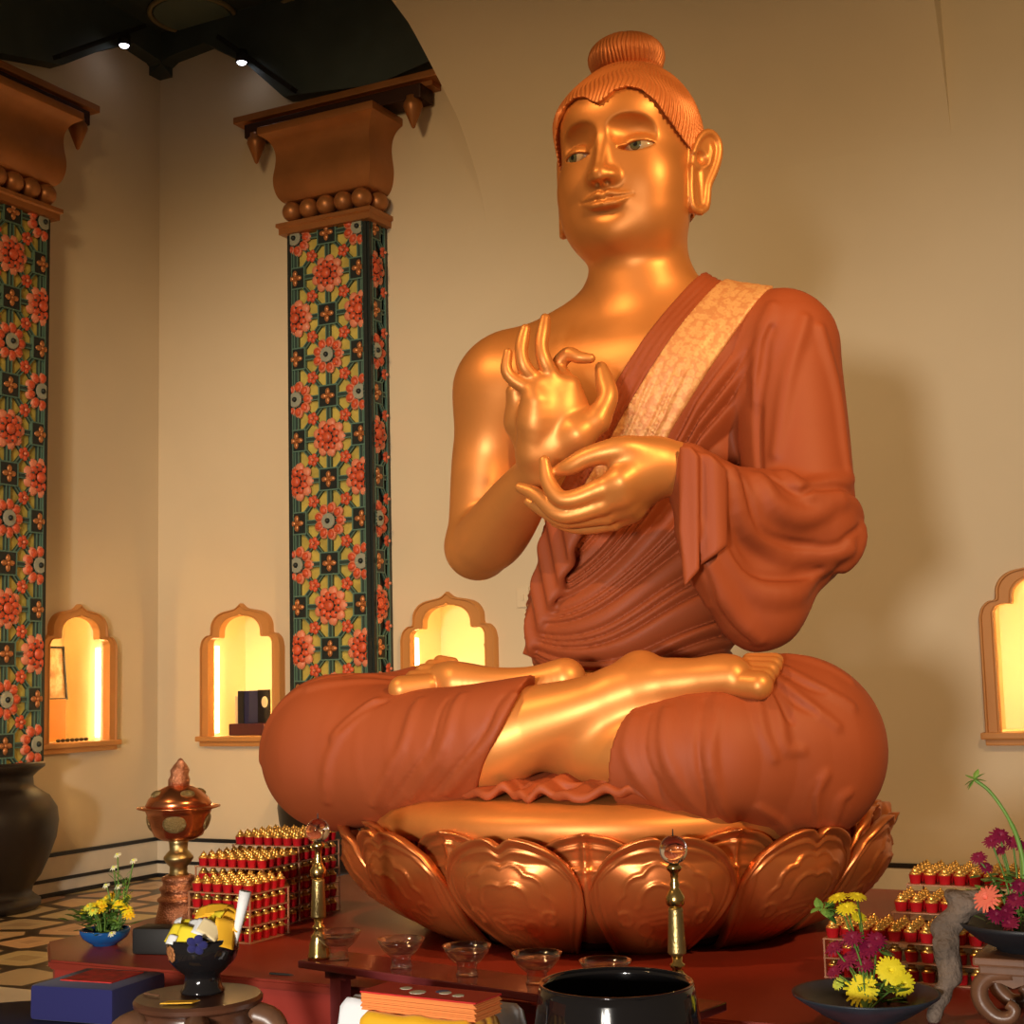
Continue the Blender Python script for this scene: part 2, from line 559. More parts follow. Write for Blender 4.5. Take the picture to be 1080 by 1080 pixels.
def make_eye():
    mat('eye', (.62, .58, .46), .18)
    nt, b, N, L = nodes('eye')
    tc = N('TexCoord'); sp = N('SeparateXYZ'); L(tc.outputs['Object'], sp.inputs[0])
    sub_ = N('VectorMath'); sub_.operation = 'SUBTRACT'; sub_.inputs[1].default_value = (-.012, 0, -.002); L(tc.outputs['Object'], sub_.inputs[0])
    mul = N('VectorMath'); mul.operation = 'MULTIPLY'; mul.inputs[1].default_value = (1, 0, 1); L(sub_.outputs[0], mul.inputs[0])
    ln = N('VectorMath'); ln.operation = 'LENGTH'; L(mul.outputs[0], ln.inputs[0])
    sc = N('Math'); sc.operation = 'MULTIPLY'; sc.inputs[1].default_value = 25; L(ln.outputs['Value'], sc.inputs[0])
    r = ramp(nt, [(0, (.008, .008, .008)), (.16, (.01, .01, .01)), (.20, (.09, .10, .05)), (.37, (.11, .11, .06)), (.42, (.015, .015, .01)), (.47, (.42, .34, .22)), (1, (.46, .30, .16))])  # eye white toned down in the colour for the shadow of the lids
    L(sc.outputs[0], r.inputs['Fac']); L(r.outputs['Color'], b.inputs['Base Color'])
make_eye()

def make_floor():
    mat('floor_mosaic', (.6, .5, .35), .30)
    nt, b, N, L = nodes('floor_mosaic')
    tc = N('TexCoord'); v = N('TexVoronoi'); v.feature = 'DISTANCE_TO_EDGE'; v.inputs['Scale'].default_value = 2.6; v.inputs['Randomness'].default_value = .35
    v2 = N('TexVoronoi'); v2.inputs['Scale'].default_value = 2.6; v2.inputs['Randomness'].default_value = .35
    L(tc.outputs['Object'], v.inputs['Vector']); L(tc.outputs['Object'], v2.inputs['Vector'])
    r = ramp(nt, [(0, (.06, .035, .02)), (.07, (.10, .06, .03)), (.10, (.74, .50, .27)), (.30, (.80, .58, .33)), (.34, (.60, .38, .20))], 'CONSTANT'); L(v.outputs['Distance'], r.inputs['Fac'])
    mz = N('MixRGB'); mz.blend_type = 'MULTIPLY'; mz.inputs['Fac'].default_value = .18
    L(r.outputs['Color'], mz.inputs[1]); L(v2.outputs['Color'], mz.inputs[2])
    L(mz.outputs[0], b.inputs['Base Color'])
make_floor()

def make_floral():
    """white cloth printed with small sprigs"""
    mat('cloth_floral', (.82, .82, .84), .8)
    nt, b, N, L = nodes('cloth_floral')
    tc = N('TexCoord'); v = N('TexVoronoi'); v.inputs['Scale'].default_value = 22
    n = N('TexNoise'); n.inputs['Scale'].default_value = 60; n.inputs['Detail'].default_value = 3
    L(tc.outputs['Object'], v.inputs['Vector']); L(tc.outputs['Object'], n.inputs['Vector'])
    ad = N('Math'); ad.operation = 'ADD'; L(v.outputs['Distance'], ad.inputs[0]); L(n.outputs['Fac'], ad.inputs[1])
    r = ramp(nt, [(.0, (.45, .30, .35)), (.50, (.55, .42, .40)), (.60, (.84, .84, .86)), (1, (.86, .86, .88))]); L(ad.outputs[0], r.inputs['Fac'])
    L(r.outputs['Color'], b.inputs['Base Color'])
make_floral()

def make_picture():
    mat('picture_print', (.7, .5, .3), .4)
    nt, b, N, L = nodes('picture_print')
    tc = N('TexCoord'); n = N('TexNoise'); n.inputs['Scale'].default_value = 9; n.inputs['Detail'].default_value = 6
    L(tc.outputs['Object'], n.inputs['Vector'])
    r = ramp(nt, [(.3, (.45, .16, .06)), (.45, (.75, .42, .18)), (.55, (.85, .66, .38)), (.7, (.70, .16, .05))]); L(n.outputs['Fac'], r.inputs['Fac'])
    L(r.outputs['Color'], b.inputs['Base Color'])
make_picture()

def thin_glass(name, tint, refl, rough=.02):
    """clear thin-walled glass: light passes straight on, rims and glancing faces mirror"""
    m = bpy.data.materials.new(name); m.use_nodes = True
    nt = m.node_tree; nt.nodes.clear()
    N = lambda t: nt.nodes.new('ShaderNode' + t); L = nt.links.new
    out = N('OutputMaterial'); mx = N('MixShader'); tr = N('BsdfTransparent'); gl = N('BsdfGlossy'); lw = N('LayerWeight')
    tr.inputs['Color'].default_value = (*tint, 1); gl.inputs['Roughness'].default_value = rough
    lw.inputs['Blend'].default_value = refl
    pw = N('Math'); pw.operation = 'POWER'; pw.inputs[1].default_value = 1.3; L(lw.outputs['Facing'], pw.inputs[0])
    L(pw.outputs[0], mx.inputs['Fac']); L(tr.outputs[0], mx.inputs[1]); L(gl.outputs[0], mx.inputs[2]); L(mx.outputs[0], out.inputs['Surface'])
    M[name] = m
thin_glass('glass', (.98, .97, .96), .50, .12)
thin_glass('water', (.99, .97, .95), .5)

# ================================================================== the seated statue
P0 = .57     # top of the altar platform
HX = .062    # middle of the face

class Almond:
    """eye opening: lens outline in x-z, running through y"""
    def __init__(s, c, w, h, tilt):
        s.c = np.array(c, np.float32); s.w = w; s.h = h; s.t = tilt
        s.lo = s.c - .09; s.hi = s.c + .09
    def __call__(s, X, Y, Z):
        x, y, z = X - s.c[0], Y - s.c[1], Z - s.c[2]
        z = z - s.t * x
        q = np.clip(np.abs(x) / s.w, 0, 1.5)
        up = s.h * .72 * (1 - q ** 2.2); dn = -s.h * 1.0 * (1 - q ** 1.8)
        d = np.maximum(z - up, dn - z) * .8
        return np.maximum(d, np.abs(y) - .06)

def torso(F, e):
    """chest, belly and hips, grown outward by e"""
    F.add(Ell((.04, .08, 2.20), (.40 + e, .215 + e, .27 + e)), .05)
    F.add(Ell((.03, .07, 1.92), (.33 + e, .21 + e, .36 + e)), .12)
    F.add(Ell((.00, .07, 1.50), (.285 + e, .20 + e, .32 + e)), .12)
    F.add(Cone((-0.402, 0.06, 2.297), (0.524, 0.08, 2.281), .135 + e, .13 + e), .10)
    F.add(Ell((-.10, -.055, 2.22), (.18 + e, .085 + e, .16 + e)), .13)
    F.add(Ell((.17, -.055, 2.22), (.18 + e, .085 + e, .16 + e)), .13)
    F.add(Cone((.08, .075, 2.42), (.075, .055, 2.72), .165 + e, .148 + e), .07)
    F.add(Cone((-.02, .10, 2.475), (-.36, .08, 2.350), .125 + e, .09 + e), .12)
    F.add(Cone((.16, .10, 2.44), (.50, .09, 2.34), .12 + e, .09 + e), .12)

EAR = [(-0.044, 0.042), (-0.021, 0.087), (0.009, 0.118), (0.042, 0.125), (0.07, 0.105), (0.077, 0.072), (0.066, 0.026), (0.043, -0.022), (0.02, -0.064), (0.013, -0.108), (0.003, -0.144), (-0.022, -0.161), (-0.05, -0.156), (-0.061, -0.13), (-0.062, -0.072), (-0.059, -0.016)]

def build_body():
    F = Field()
    torso(F, 0)
    # right arm
    F.add(Ell((-0.424, 0.06, 2.267), .148), .12)
    F.chain([(-0.431, 0.05, 2.24), (-0.482, 0.03, 2.05), (-0.496, 0, 1.841), (-0.502, -0.02, 1.743)], [.138, .120, .108, .104], .10, spl=20)
    F.chain([(-0.496, -0.03, 1.738), (-0.383, -0.12, 1.771), (-0.23, -0.26, 1.843), (-0.077, -0.4, 1.919)], [.104, .108, .09, .06], .03, spl=20)
    # right hand, palm turned outward
    F.chain([(-0.08, -0.4, 1.916), (-0.073, -0.43, 1.96)], [.058, .056], .03)
    F.chain([(-0.08, -0.44, 1.959), (-0.064, -0.48, 2.044), (-0.051, -0.5, 2.129)], [.04, .036, .026], .035, kin=.03)
    F.chain([(-0.065, -0.44, 1.958), (-0.049, -0.46, 2.06), (-0.036, -0.48, 2.156)], [.042, .038, .027], .035, kin=.03)
    F.chain([(-0.048, -0.43, 1.957), (-0.022, -0.44, 2.06), (-0.005, -0.455, 2.165)], [.042, .038, .028], .035, kin=.03)
    F.chain([(-0.028, -0.42, 1.962), (0.012, -0.42, 2.059), (0.033, -0.42, 2.152)], [.042, .038, .029], .035, kin=.03)
    F.chain([(-0.119, -0.4, 1.979), (-0.128, -0.42, 2.06), (-0.126, -0.45, 2.143)], [.035, .044, .030], .025, kin=.03)
    F.chain([(-0.072, -0.455, 1.968), (-0.046, -0.485, 2.028), (-0.034, -0.5, 2.096)], [.028, .032, .024], .035, spl=3)
    F.add(Ell((0.007, -0.435, 2.069), (.088, .042, .085), rotm(0, 8, 30)), .05)
    F.chain([(-0.005, -0.43, 1.967), (0.063, -0.43, 2.002), (0.115, -0.41, 2.039)], [.048, .046, .034], .03, kin=.03)
    F.chain([(0.115, -0.41, 2.039), (0.142, -0.39, 2.106), (0.128, -0.375, 2.155), (0.113, -0.365, 2.203)], [.036, .030, .0285, .019], .02, spl=8)
    for pts, r in (([(-0.054, -0.5, 2.135), (-0.098, -0.52, 2.167), (-0.114, -0.53, 2.198), (-0.107, -0.53, 2.245)], (.022, .019, .0165, .0125)),
                   ([(-0.042, -0.48, 2.162), (-0.063, -0.51, 2.198), (-0.069, -0.52, 2.239), (-0.067, -0.515, 2.276), (-0.059, -0.51, 2.313)], (.023, .021, .018, .0185, .014)),
                   ([(-0.002, -0.455, 2.17), (-0.013, -0.48, 2.214), (-0.021, -0.485, 2.259), (-0.019, -0.475, 2.306), (-0.016, -0.465, 2.347)], (.024, .0215, .0185, .019, .0145)),
                   ([(0.03, -0.42, 2.158), (-0.004, -0.41, 2.212), (0.028, -0.41, 2.245), (0.064, -0.41, 2.232), (0.096, -0.4, 2.227)], (.024, .0215, .0205, .0175, .0135))):
        F.chain(pts, [q * 1.08 for q in r], .007, spl=8)
    # left arm inside the sleeve, then the hand
    F.chain([(0.524, 0.08, 2.281), (0.558, 0.05, 1.985), (0.59, -0.03, 1.731)], [.13, .11, .10], .05, kin=.04)
    F.chain([(0.59, -0.03, 1.731), (0.454, -0.3, 1.8), (0.356, -0.43, 1.877)], [.10, .085, .066], .03, kin=.04)
    F.chain([(0.361, -0.42, 1.878), (0.306, -0.46, 1.883), (0.256, -0.51, 1.874)], [.068, .072, .064], .03, kin=.04)
    F.chain([(0.314, -0.48, 1.88), (0.248, -0.56, 1.834), (0.188, -0.58, 1.814)], [.05, .04, .029], .03, kin=.02)
    F.chain([(0.31, -0.47, 1.86), (0.238, -0.54, 1.801), (0.186, -0.56, 1.774)], [.045, .038, .027], .03, kin=.02)
    F.chain([(0.301, -0.45, 1.85), (0.234, -0.5, 1.778), (0.184, -0.52, 1.749)], [.045, .036, .025], .03, kin=.02)
    F.chain([(0.289, -0.42, 1.846), (0.231, -0.46, 1.767), (0.185, -0.47, 1.734)], [.042, .034, .022], .03, kin=.02)
    F.chain([(0.323, -0.47, 1.907), (0.262, -0.54, 1.922), (0.212, -0.57, 1.918), (0.156, -0.585, 1.905), (0.114, -0.59, 1.887), (0.076, -0.59, 1.878)], [.052, .042, .034, .029, .026, .017], .02, spl=8)
    for pts, r in (([(0.188, -0.58, 1.814), (0.125, -0.6, 1.793), (0.083, -0.61, 1.798), (0.05, -0.61, 1.846), (0.04, -0.61, 1.905)], (.028, .0245, .0225, .0205, .0145)),
                   ([(0.186, -0.56, 1.774), (0.114, -0.58, 1.754), (0.064, -0.59, 1.759), (0.003, -0.59, 1.814), (-0.05, -0.59, 1.84)], (.027, .0245, .0225, .020, .0135)),
                   ([(0.184, -0.52, 1.749), (0.108, -0.53, 1.743), (0.052, -0.53, 1.744), (-0.004, -0.53, 1.775), (-0.054, -0.53, 1.806)], (.024, .022, .020, .018, .012)),
                   ([(0.185, -0.47, 1.734), (0.109, -0.47, 1.726), (0.055, -0.47, 1.73), (-0.001, -0.47, 1.747)], (.021, .019, .017, .012))):
        F.chain(pts, [q * 1.08 for q in r], .008, spl=8)
    # hips and thighs, under the robe
    F.add(Ell((.03, .08, 1.20), (.36, .27, .24)), .10)
    F.chain([(-.15, .02, 1.14), (-0.743, -0.48, 1.098)], [.16, .15], .05)
    F.chain([(.22, .05, 1.14), (0.607, -0.25, 1.095)], [.16, .15], .05)
    # right shin laid over, foot on the left thigh
    F.chain([(-0.743, -0.48, 1.098), (-0.375, -0.58, 1.085), (-0.142, -0.61, 1.132), (-0.028, -0.6, 1.172), (0.119, -0.59, 1.214), (0.255, -0.56, 1.262)], [.14, .13, .128, .112, .09, .075], .05, spl=22)
    F.chain([(0.227, -0.56, 1.255), (0.344, -0.54, 1.283), (0.436, -0.535, 1.291), (0.532, -0.53, 1.296)], [.074, .064, .058, .052], .04, spl=14)
    F.add(Ell((0.267, -0.51, 1.315), (.066, .06, .060)), .04)
    F.add(Ell((0.344, -0.54, 1.28), (.08, .05, .045), rotm(0, 4, 0)), .05)
    F.add(Ell((0.501, -0.49, 1.309), (.06, .06, .045)), .04)
    for pts, r in (([(0.54, -0.54, 1.279), (0.609, -0.545, 1.273)], (.036, .038)), ([(0.543, -0.5, 1.301), (0.614, -0.505, 1.292)], (.025, .0275)),
                   ([(0.544, -0.47, 1.316), (0.618, -0.475, 1.309)], (.023, .026)), ([(0.545, -0.44, 1.331), (0.62, -0.445, 1.324)], (.021, .024)),
                   ([(0.541, -0.41, 1.341), (0.616, -0.415, 1.336)], (.019, .022))):
        F.chain(pts, r, .007)
    # left shin below it, foot on the right thigh with the sole up
    F.chain([(0.607, -0.25, 1.095), (0.491, -0.45, 1.093), (0.341, -0.55, 1.105), (0.194, -0.56, 1.101), (0.009, -0.5, 1.123), (-0.134, -0.42, 1.185)], [.14, .13, .115, .098, .08, .06], .05, spl=22)
    F.chain([(0.004, -0.44, 1.302), (-0.095, -0.46, 1.288), (-0.203, -0.49, 1.291), (-0.305, -0.52, 1.298)], [.060, .052, .050, .060], .03, spl=6)
    F.add(Ell((-0.348, -0.51, 1.313), (.06, .05, .045)), .03)
    for pts, r in (([(-0.377, -0.56, 1.292), (-0.442, -0.6, 1.283)], (.034, .040)), ([(-0.375, -0.53, 1.316), (-0.427, -0.56, 1.312)], (.022, .026)),
                   ([(-0.373, -0.5, 1.333), (-0.413, -0.53, 1.331)], (.021, .024)), ([(-0.371, -0.47, 1.346), (-0.402, -0.5, 1.347)], (.019, .022)),
                   ([(-0.362, -0.44, 1.357), (-0.39, -0.47, 1.361)], (.017, .020))):
        F.chain(pts, r, .007)
    # ---------------- head
    H = lambda x, y, z: (HX + x, y, z)
    F.add(Ell(H(0, .035, 3.005), (.222, .222, .262)), .05)
    F.add(Ell(H(0, -.030, 2.845), (.186, .155, .195)), .07)
    F.add(Ell(H(0, -.055, 2.705), (.125, .090, .075)), .07)
    F.add(Ell(H(0, -.118, 2.690), (.045, .032, .036)), .05)
    F.both(lambda s: Ell(H(s * .120, -.03, 2.775), (.068, .085, .095)), 0, .11)
    F.add(Ell(H(0, -.070, 3.07), (.185, .122, .10)), .06)
    # sockets under crisp arched brows
    for s in (-1, 1):
        F.add(Ell(H(s * .110, -.199, 2.975), (.116, .064, .062), rotm(0, s * 9, s * 25)), .005, 's')
    F.both(lambda s: Ell(H(s * .102, -.072, 2.860), (.088, .076, .090)), 0, .05)
    # nose
    F.add(Slab(H(0, -.12, 2.92), (0, -1, 0), (0, 0, 1), [(-.02, .13), (.058, .125), (.066, .06), (.116, -.070), (.112, -.094), (.05, -.100), (-.02, -.09)], .0165, .012), .020)
    F.add(Cone(H(0, -.150, 2.955), H(0, -.176, 2.852), .022, .034), .03)
    F.add(Ell(H(0, -.217, 2.844), (.023, .015, .017)), .022)
    F.both(lambda s: Ell(H(s * .034, -.186, 2.841), (.0185, .030, .0175)), 0, .024)
    F.both(lambda s: Ell(H(s * .0175, -.206, 2.8195), (.0095, .0135, .0095)), 0, .004, 's')
    F.both(lambda s: Ell(H(s * .046, -.132, 2.930), (.026, .034, .030)), 0, .025)
    # eyelids, opened
    for s in (-1, 1):
        F.add(Ell(H(s * .097, -.108, 2.944), (.066, .056, .042), rotm(0, s * 4, s * 14)), .004)
        F.add(Almond(H(s * .099, -.152, 2.935), .055, .0175, s * .10), .002, 's')
    # mouth
    F.add(Ell(H(0, -.130, 2.774), (.078, .042, .035)), .04)
    for s in (-1, 1):
        F.add(Path(smooth_poly([H(0, -.1825, 2.7815), H(s * .018, -.1845, 2.7895), H(s * .048, -.1775, 2.7840), H(s * .094, -.1655, 2.7815)], 6), np.interp(np.linspace(0, 1, 19), [0, .3, .66, 1], [.0120, .0135, .0105, .0030])), .003)
        F.add(Path(smooth_poly([H(0, -.1790, 2.7570), H(s * .034, -.1765, 2.7590), H(s * .080, -.1690, 2.7750)], 6), np.interp(np.linspace(0, 1, 13), [0, .5, 1], [.0185, .0165, .0035])), .005)
    for s in (-1, 1):
        F.add(Path(smooth_poly([H(0, -.1970, 2.7698), H(s * .018, -.1975, 2.7750), H(s * .046, -.1890, 2.7725), H(s * .092, -.1700, 2.7800)], 6), np.interp(np.linspace(0, 1, 19), [0, .7, 1], [.0068, .0062, .0045])), .003, 's')
    F.add(Ell(H(0, -.182, 2.731), (.05, .012, .010)), .02, 's')
    F.add(Ell(H(-.004, -.193, 3.035), .0062), .003)
    # ears with long lobes
    for s in (-1, 1):
        o = np.array((.30, .04, 2.9)); u = np.array((.45, .9, 0)); u /= np.linalg.norm(u)
        if s < 0: o[0] = 2 * HX - o[0]; u[0] *= -1
        nrm = np.array((u[1], -u[0], 0)) * s
        E3 = lambda a, b, e=0.: tuple(o + a * u + np.array((0, 0, b)) + nrm * e)
        F.add(Slab(o, u, (0, 0, 1), EAR, .014, .010), .008)
        F.add(Cone(E3(-.03, .07, -.03), E3(-.03, -.02, -.03), .035, .03), .02)
        c = np.array(EAR).mean(0)
        rim = [tuple(c + (np.array(q) - c) * .93) for q in EAR]
        F.chain([E3(*rim[i], .012) for i in range(0, 12)], [.010, .011, .0125, .013, .013, .013, .0125, .012, .0115, .0115, .012, .012], .005, kin=.004, spl=2)
        F.chain([E3(*rim[i], .010) for i in (11, 12, 13, 14)] + [E3(rim[14][0] + .005, rim[14][1] + .055, .012)], [.012, .0125, .012, .013, .010], .005, kin=.004, spl=2)
        a0 = rim[2]
        F.chain([E3(rim[3][0] - .005, rim[3][1] - .04, .010), E3(rim[5][0] - .035, rim[5][1] - .012, .012), E3(rim[6][0] - .04, rim[6][1] - .012, .012), E3(rim[6][0] - .06, rim[6][1] - .028, .010)], [.007, .0085, .0085, .007], .005, spl=2)
        F.add(Ell(E3(rim[0][0] + .035, rim[0][1] - .012, .020), (.022, .022, .024)), .006, 's')
        F.add(Cone(E3(rim[14][0] + .036, rim[14][1] + .045, .020), E3(rim[12][0] + .028, rim[12][1] + .025, .020), .013, .008), .006, 's')
    return F

# ---------------- hair
def build_hair():
    F = Field()
    H = lambda x, y, z: (HX + x, y, z)
    F.add(Ell(H(0, .040, 3.015), (.236, .234, .268)), .05)
    F.add(Ell(H(0, -.070, 3.07), (.199, .136, .112)), .06)
    F.add(Ell(H(0, .12, 2.90), (.205, .16, .20)), .06)
    def hairline(X, Y, Z, d):
        x = np.abs(X - HX); 
        f = np.interp(x, [0, .02, .05, .09, .13, .17, .20, .222, .24], [3.072, 3.082, 3.108, 3.118, 3.104, 3.062, 3.00, 2.95, 2.91]).astype(np.float32)
        f = np.where(Y > .02, f - (Y - .02) * 2.2, f)
        d = np.maximum(d, (f - Z) * .6)
        return np.maximum(d, np.where(Y > .05, 2.78 - Z, -1))
    def strands(X, Y, Z, d):
        ang = np.arctan2(X - HX, -(Y - .10)); r = np.sqrt((X - HX) ** 2 + (Y - .1) ** 2 + (Z - 3.30) ** 2)
        w = np.sin(120 * ang + 3.0 * np.sin(r * 50 + 1.5 * np.sin(ang * 5)) + 1.3 * np.sin(ang * 9))
        return d + .0030 * w * np.clip((r - .05) / .08, .25, 1) - .002
    F.post = [strands, hairline]
    return F

def build_bun():
    F = Field()
    c = (.046, .07, 3.325)
    F.add(Ell(c, (.126, .118, .080)), .03)
    F.add(Ell((.048, .075, 3.262), (.118, .112, .05)), .02)
    def strands(X, Y, Z, d):
        x, y, z = X - c[0], Y - c[1], Z - c[2]
        ang = np.arctan2(x, -y)
        w = np.sin(52 * ang + 2.0 * np.sin(z * 45 + 2 * np.sin(ang * 3)) + 9 * z * np.sin(ang))
        tie = np.exp(-((Z - 3.272) / .010) ** 2)
        return d + .0036 * w * np.clip(1.3 - np.abs(z) / .1, 0, 1) + .010 * tie
    F.post = [strands]
    return F

statue = empty('seated_statue', (0, 0, P0), 0, 'huge golden cross-legged statue in a rust-red robe on a lotus throne', 'statue')
def spart(o):
    o.parent = statue
    o.matrix_parent_inverse = Matrix.Translation((0, 0, -P0))
    return o
body = spart(field_obj('body', build_body(), STATUE_H, M['gold_skin'], smooth_it=1))
spart(field_obj('hair', build_hair(), .0028, M['hair_gold'], smooth_it=0))
spart(field_obj('hair_bun', build_bun(), .003, M['hair_gold'], smooth_it=0))

def eyeball(s):
    bm = bmesh.new()
    add_sphere(bm, (0, 0, 0), (.060, .051, .037), 32, 24)
    o = obj('eyeball', bm, M['eye'], smooth=True)
    o.location = (HX + s * .097, -.106, 2.942)
    o.rotation_euler = (0, math.radians(s * 4), math.radians(s * 14))
    return spart(o)
for s in (-1, 1): eyeball(s)

# ---------------- the upper robe: torso wrap, left sleeve and its hanging drape
NA, NB, NC = np.array((0.299, 0.02, 2.564)), np.array((0.101, -0.19, 2.216)), np.array((-0.231, -0.1, 1.78))
NN = np.cross(NB - NA, NC - NA); NN /= np.linalg.norm(NN)
if NN[0] > 0: NN = -NN
def neck_s(X, Y, Z):
    """distance from the neckline into the robe (positive under the cloth)"""
    return -((X - NA[0]) * NN[0] + (Y - NA[1]) * NN[1] + (Z - NA[2]) * NN[2])

def folds(ph, sharp=.75):
    return np.abs(np.sin(ph * .5)) ** sharp - .6

def torso_folds(X, Y, Z):
    """swags that gather at the right side of the waist and fan up to the left shoulder"""
    t = np.clip((X + .30) / .62, 0, 1.4)
    T = t ** 1.55
    zl = (Z + .085 * np.sin(PI * np.minimum(t, 1)) + 3.142 * T) / (1 + 2.28 * T)
    n = vnoise(X, Y, Z, 6., 1)
    q = (zl - 1.40) / .0195
    q = q + .30 * np.sin(1.9 * q + 1) + .38 * n + .12 * vnoise(X, Y, Z, 15., 4)
    k = np.floor(q)
    rnd = np.abs(np.sin(k * 12.9898 + 4.1) * 43758.5453) % 1.0
    a = .042 * (1 + 2.28 * T) / 3.28 * (.42 + .58 * rnd) * (.8 + .4 * vnoise(X, Y, Z, 5., 3))
    a = a * np.clip((2.34 - Z) / .42, .10, 1) * np.clip((.2 - Y) / .1, 0, 1) * np.clip((Z - 1.22) / .1, 0, 1)
    return a * np.abs(np.sin(PI * q)) ** .85

def build_upper():
    F = Field()
    T = Group()
    torso(T, .020)
    T.add(Ell((-.02, .06, 1.46), (.33, .225, .26)), .08)
    hem = lambda X, Y, Z: .0045 * np.abs(np.sin((neck_s(X, Y, Z) + .006 * np.sin(9 * Z)) * PI / .021)) * (neck_s(X, Y, Z) < .076)
    T.post = [lambda X, Y, Z, d: d - torso_folds(X, Y, Z) - hem(X, Y, Z)]
    T.planes = [(NA, NN), ((0, 0, 2.66), (.0, 0, 1))]
    F.add(T.seal(), .01)
    # sleeve over the upper arm
    F.chain([(0.525, 0.08, 2.298), (0.561, 0.04, 1.983), (0.595, -0.02, 1.718)], [.172, .165, .155], .035, kin=.05, spl=3)
    # sleeve over the forearm
    F.chain([(0.611, -0.05, 1.737), (0.518, -0.2, 1.769), (0.454, -0.3, 1.786), (0.386, -0.42, 1.867)], [.135, .12, .106, .078], .03, kin=.03, spl=3)
    # drape hanging from the forearm
    F.add(Slab((0.605, -0.03, 1.744), (-0.233, -0.39, 0.063), (0, 0, 1),
          [(0.469, 0.112), (0.459, -0.108), (0.413, -0.212), (0.331, -0.301), (0.241, -0.353), (0.152, -0.376), (0.076, -0.341), (-0.002, -0.267), (-0.059, -0.183), (-0.118, -0.065), (-0.072, 0.041), (0.188, 0.065)], .065, .06), .05)
    F.add(Ell((0.691, 0, 1.696), (.06, .10, .085)), .05)
    F.add(Ell((0.495, -0.17, 1.494), (.12, .11, .12)), .08)
    # pleated ends of cloth: at the wrist and down the right side of the waist
    F.add(Slab((0.423, -0.5, 1.743), (.85, .53, 0), (0, 0, 1), [(-0.022, 0.182), (0.004, 0.182), (0.029, 0.15), (0.017, -0.158), (-0.023, -0.205), (-0.033, -0.051)], .014, .012, bend=lambda a, b: .007 * np.sin(a * 75)), .014)
    F.add(Slab((0.47, -0.462, 1.769), (.85, .53, 0), (0, 0, 1), [(-0.047, 0.147), (-0, 0.131), (0.048, 0.088), (0.04, -0.12), (-0.038, -0.173)], .014, .012, bend=lambda a, b: .009 * np.sin(a * 62 + 1)), .014)
    F.add(Slab((-0.183, -0.155, 1.583), (.85, -.5, 0), (.0, 0, 1), [(0.011, 0.22), (0.185, 0.17), (0.14, 0.077), (0.051, -0.032), (-0.039, -0.139), (-0.108, -0.213), (-0.146, -0.201), (-0.101, -0.053), (-0.05, 0.092)], .016, .014, bend=lambda a, b: .008 * np.sin((a + b * .30) * 78)), .02)
    swag(F)
    return F

def swag(F):
    ridge(F, [
        ([(0.49, -0.38, 1.852), (0.522, -0.36, 1.725), (0.584, -0.26, 1.643), (0.652, -0.16, 1.624), (0.7, -0.05, 1.672)], .034),
        ([(0.462, -0.42, 1.813), (0.476, -0.38, 1.645), (0.526, -0.3, 1.536), (0.604, -0.2, 1.526), (0.68, -0.1, 1.597)], .036),
        ([(0.429, -0.45, 1.695), (0.451, -0.42, 1.565), (0.475, -0.32, 1.477), (0.518, -0.25, 1.411)], .028),
        ([(0.554, -0.3, 1.845), (0.585, -0.28, 1.772), (0.628, -0.2, 1.742), (0.683, -0.08, 1.767)], .026),
        ([(0.606, -0.2, 1.874), (0.646, -0.2, 1.835), (0.68, -0.1, 1.832), (0.73, 0, 1.863)], .020),
        ([(0.594, -0.2, 1.847), (0.652, -0.18, 1.793), (0.697, -0.05, 1.78), (0.739, 0.02, 1.753)], .020),
        ([(0.708, 0, 1.712), (0.7, -0.02, 1.655), (0.678, -0.03, 1.623)], .022),
        ([(0.556, -0.12, 1.935), (0.589, -0.1, 2.159), (0.64, -0.05, 2.347)], .013),
        ([(0.484, -0.14, 2.108), (0.506, -0.1, 2.255), (0.543, -0.06, 2.388)], .014),
        ([(0.666, 0, 1.883), (0.677, 0.02, 2.112), (0.653, 0, 2.313)], .012),
    ], .02, .03, depth=.35)
    ridge(F, [
        ([(0.504, -0.36, 1.829), (0.549, -0.33, 1.71), (0.604, -0.24, 1.668), (0.661, -0.12, 1.667), (0.702, -0.03, 1.71)], .012),
        ([(0.48, -0.42, 1.733), (0.507, -0.34, 1.598), (0.579, -0.23, 1.563), (0.671, -0.13, 1.59)], .012),
        ([(0.574, -0.26, 1.842), (0.615, -0.22, 1.803), (0.662, -0.1, 1.797), (0.727, 0, 1.808)], .009),
        ([(0.491, -0.15, 1.867), (0.494, -0.12, 2.025), (0.511, -0.1, 2.168), (0.54, -0.06, 2.316)], .016),
        ([(0.429, -0.43, 1.592), (0.455, -0.34, 1.495), (0.494, -0.26, 1.417)], .010),
        ([(0.681, 0, 1.725), (0.684, -0.02, 1.67), (0.662, -0.03, 1.624)], .010),
    ], .01, .014, 's', depth=.25)

spart(field_obj('upper_robe', build_upper(), .0048, M['robe'], smooth_it=2))

# brocade band along the neckline
def build_band():
    F = Field()
    torso(F, .036)
    def clip(X, Y, Z, d):
        s = neck_s(X, Y, Z)
        w = .10 + .0 * X
        d = d - torso_folds(X, Y, Z) * .55
        d = np.maximum(d, np.maximum(.075 - s, s - .225))
        d = np.maximum(d, Z - 2.66)
        d = np.maximum(d, Y - .06)
        return np.maximum(d, (1.80 - Z))
    F.post = [clip]
    return F
spart(field_obj('brocade_band', build_band(), .006, M['brocade'], smooth_it=1))

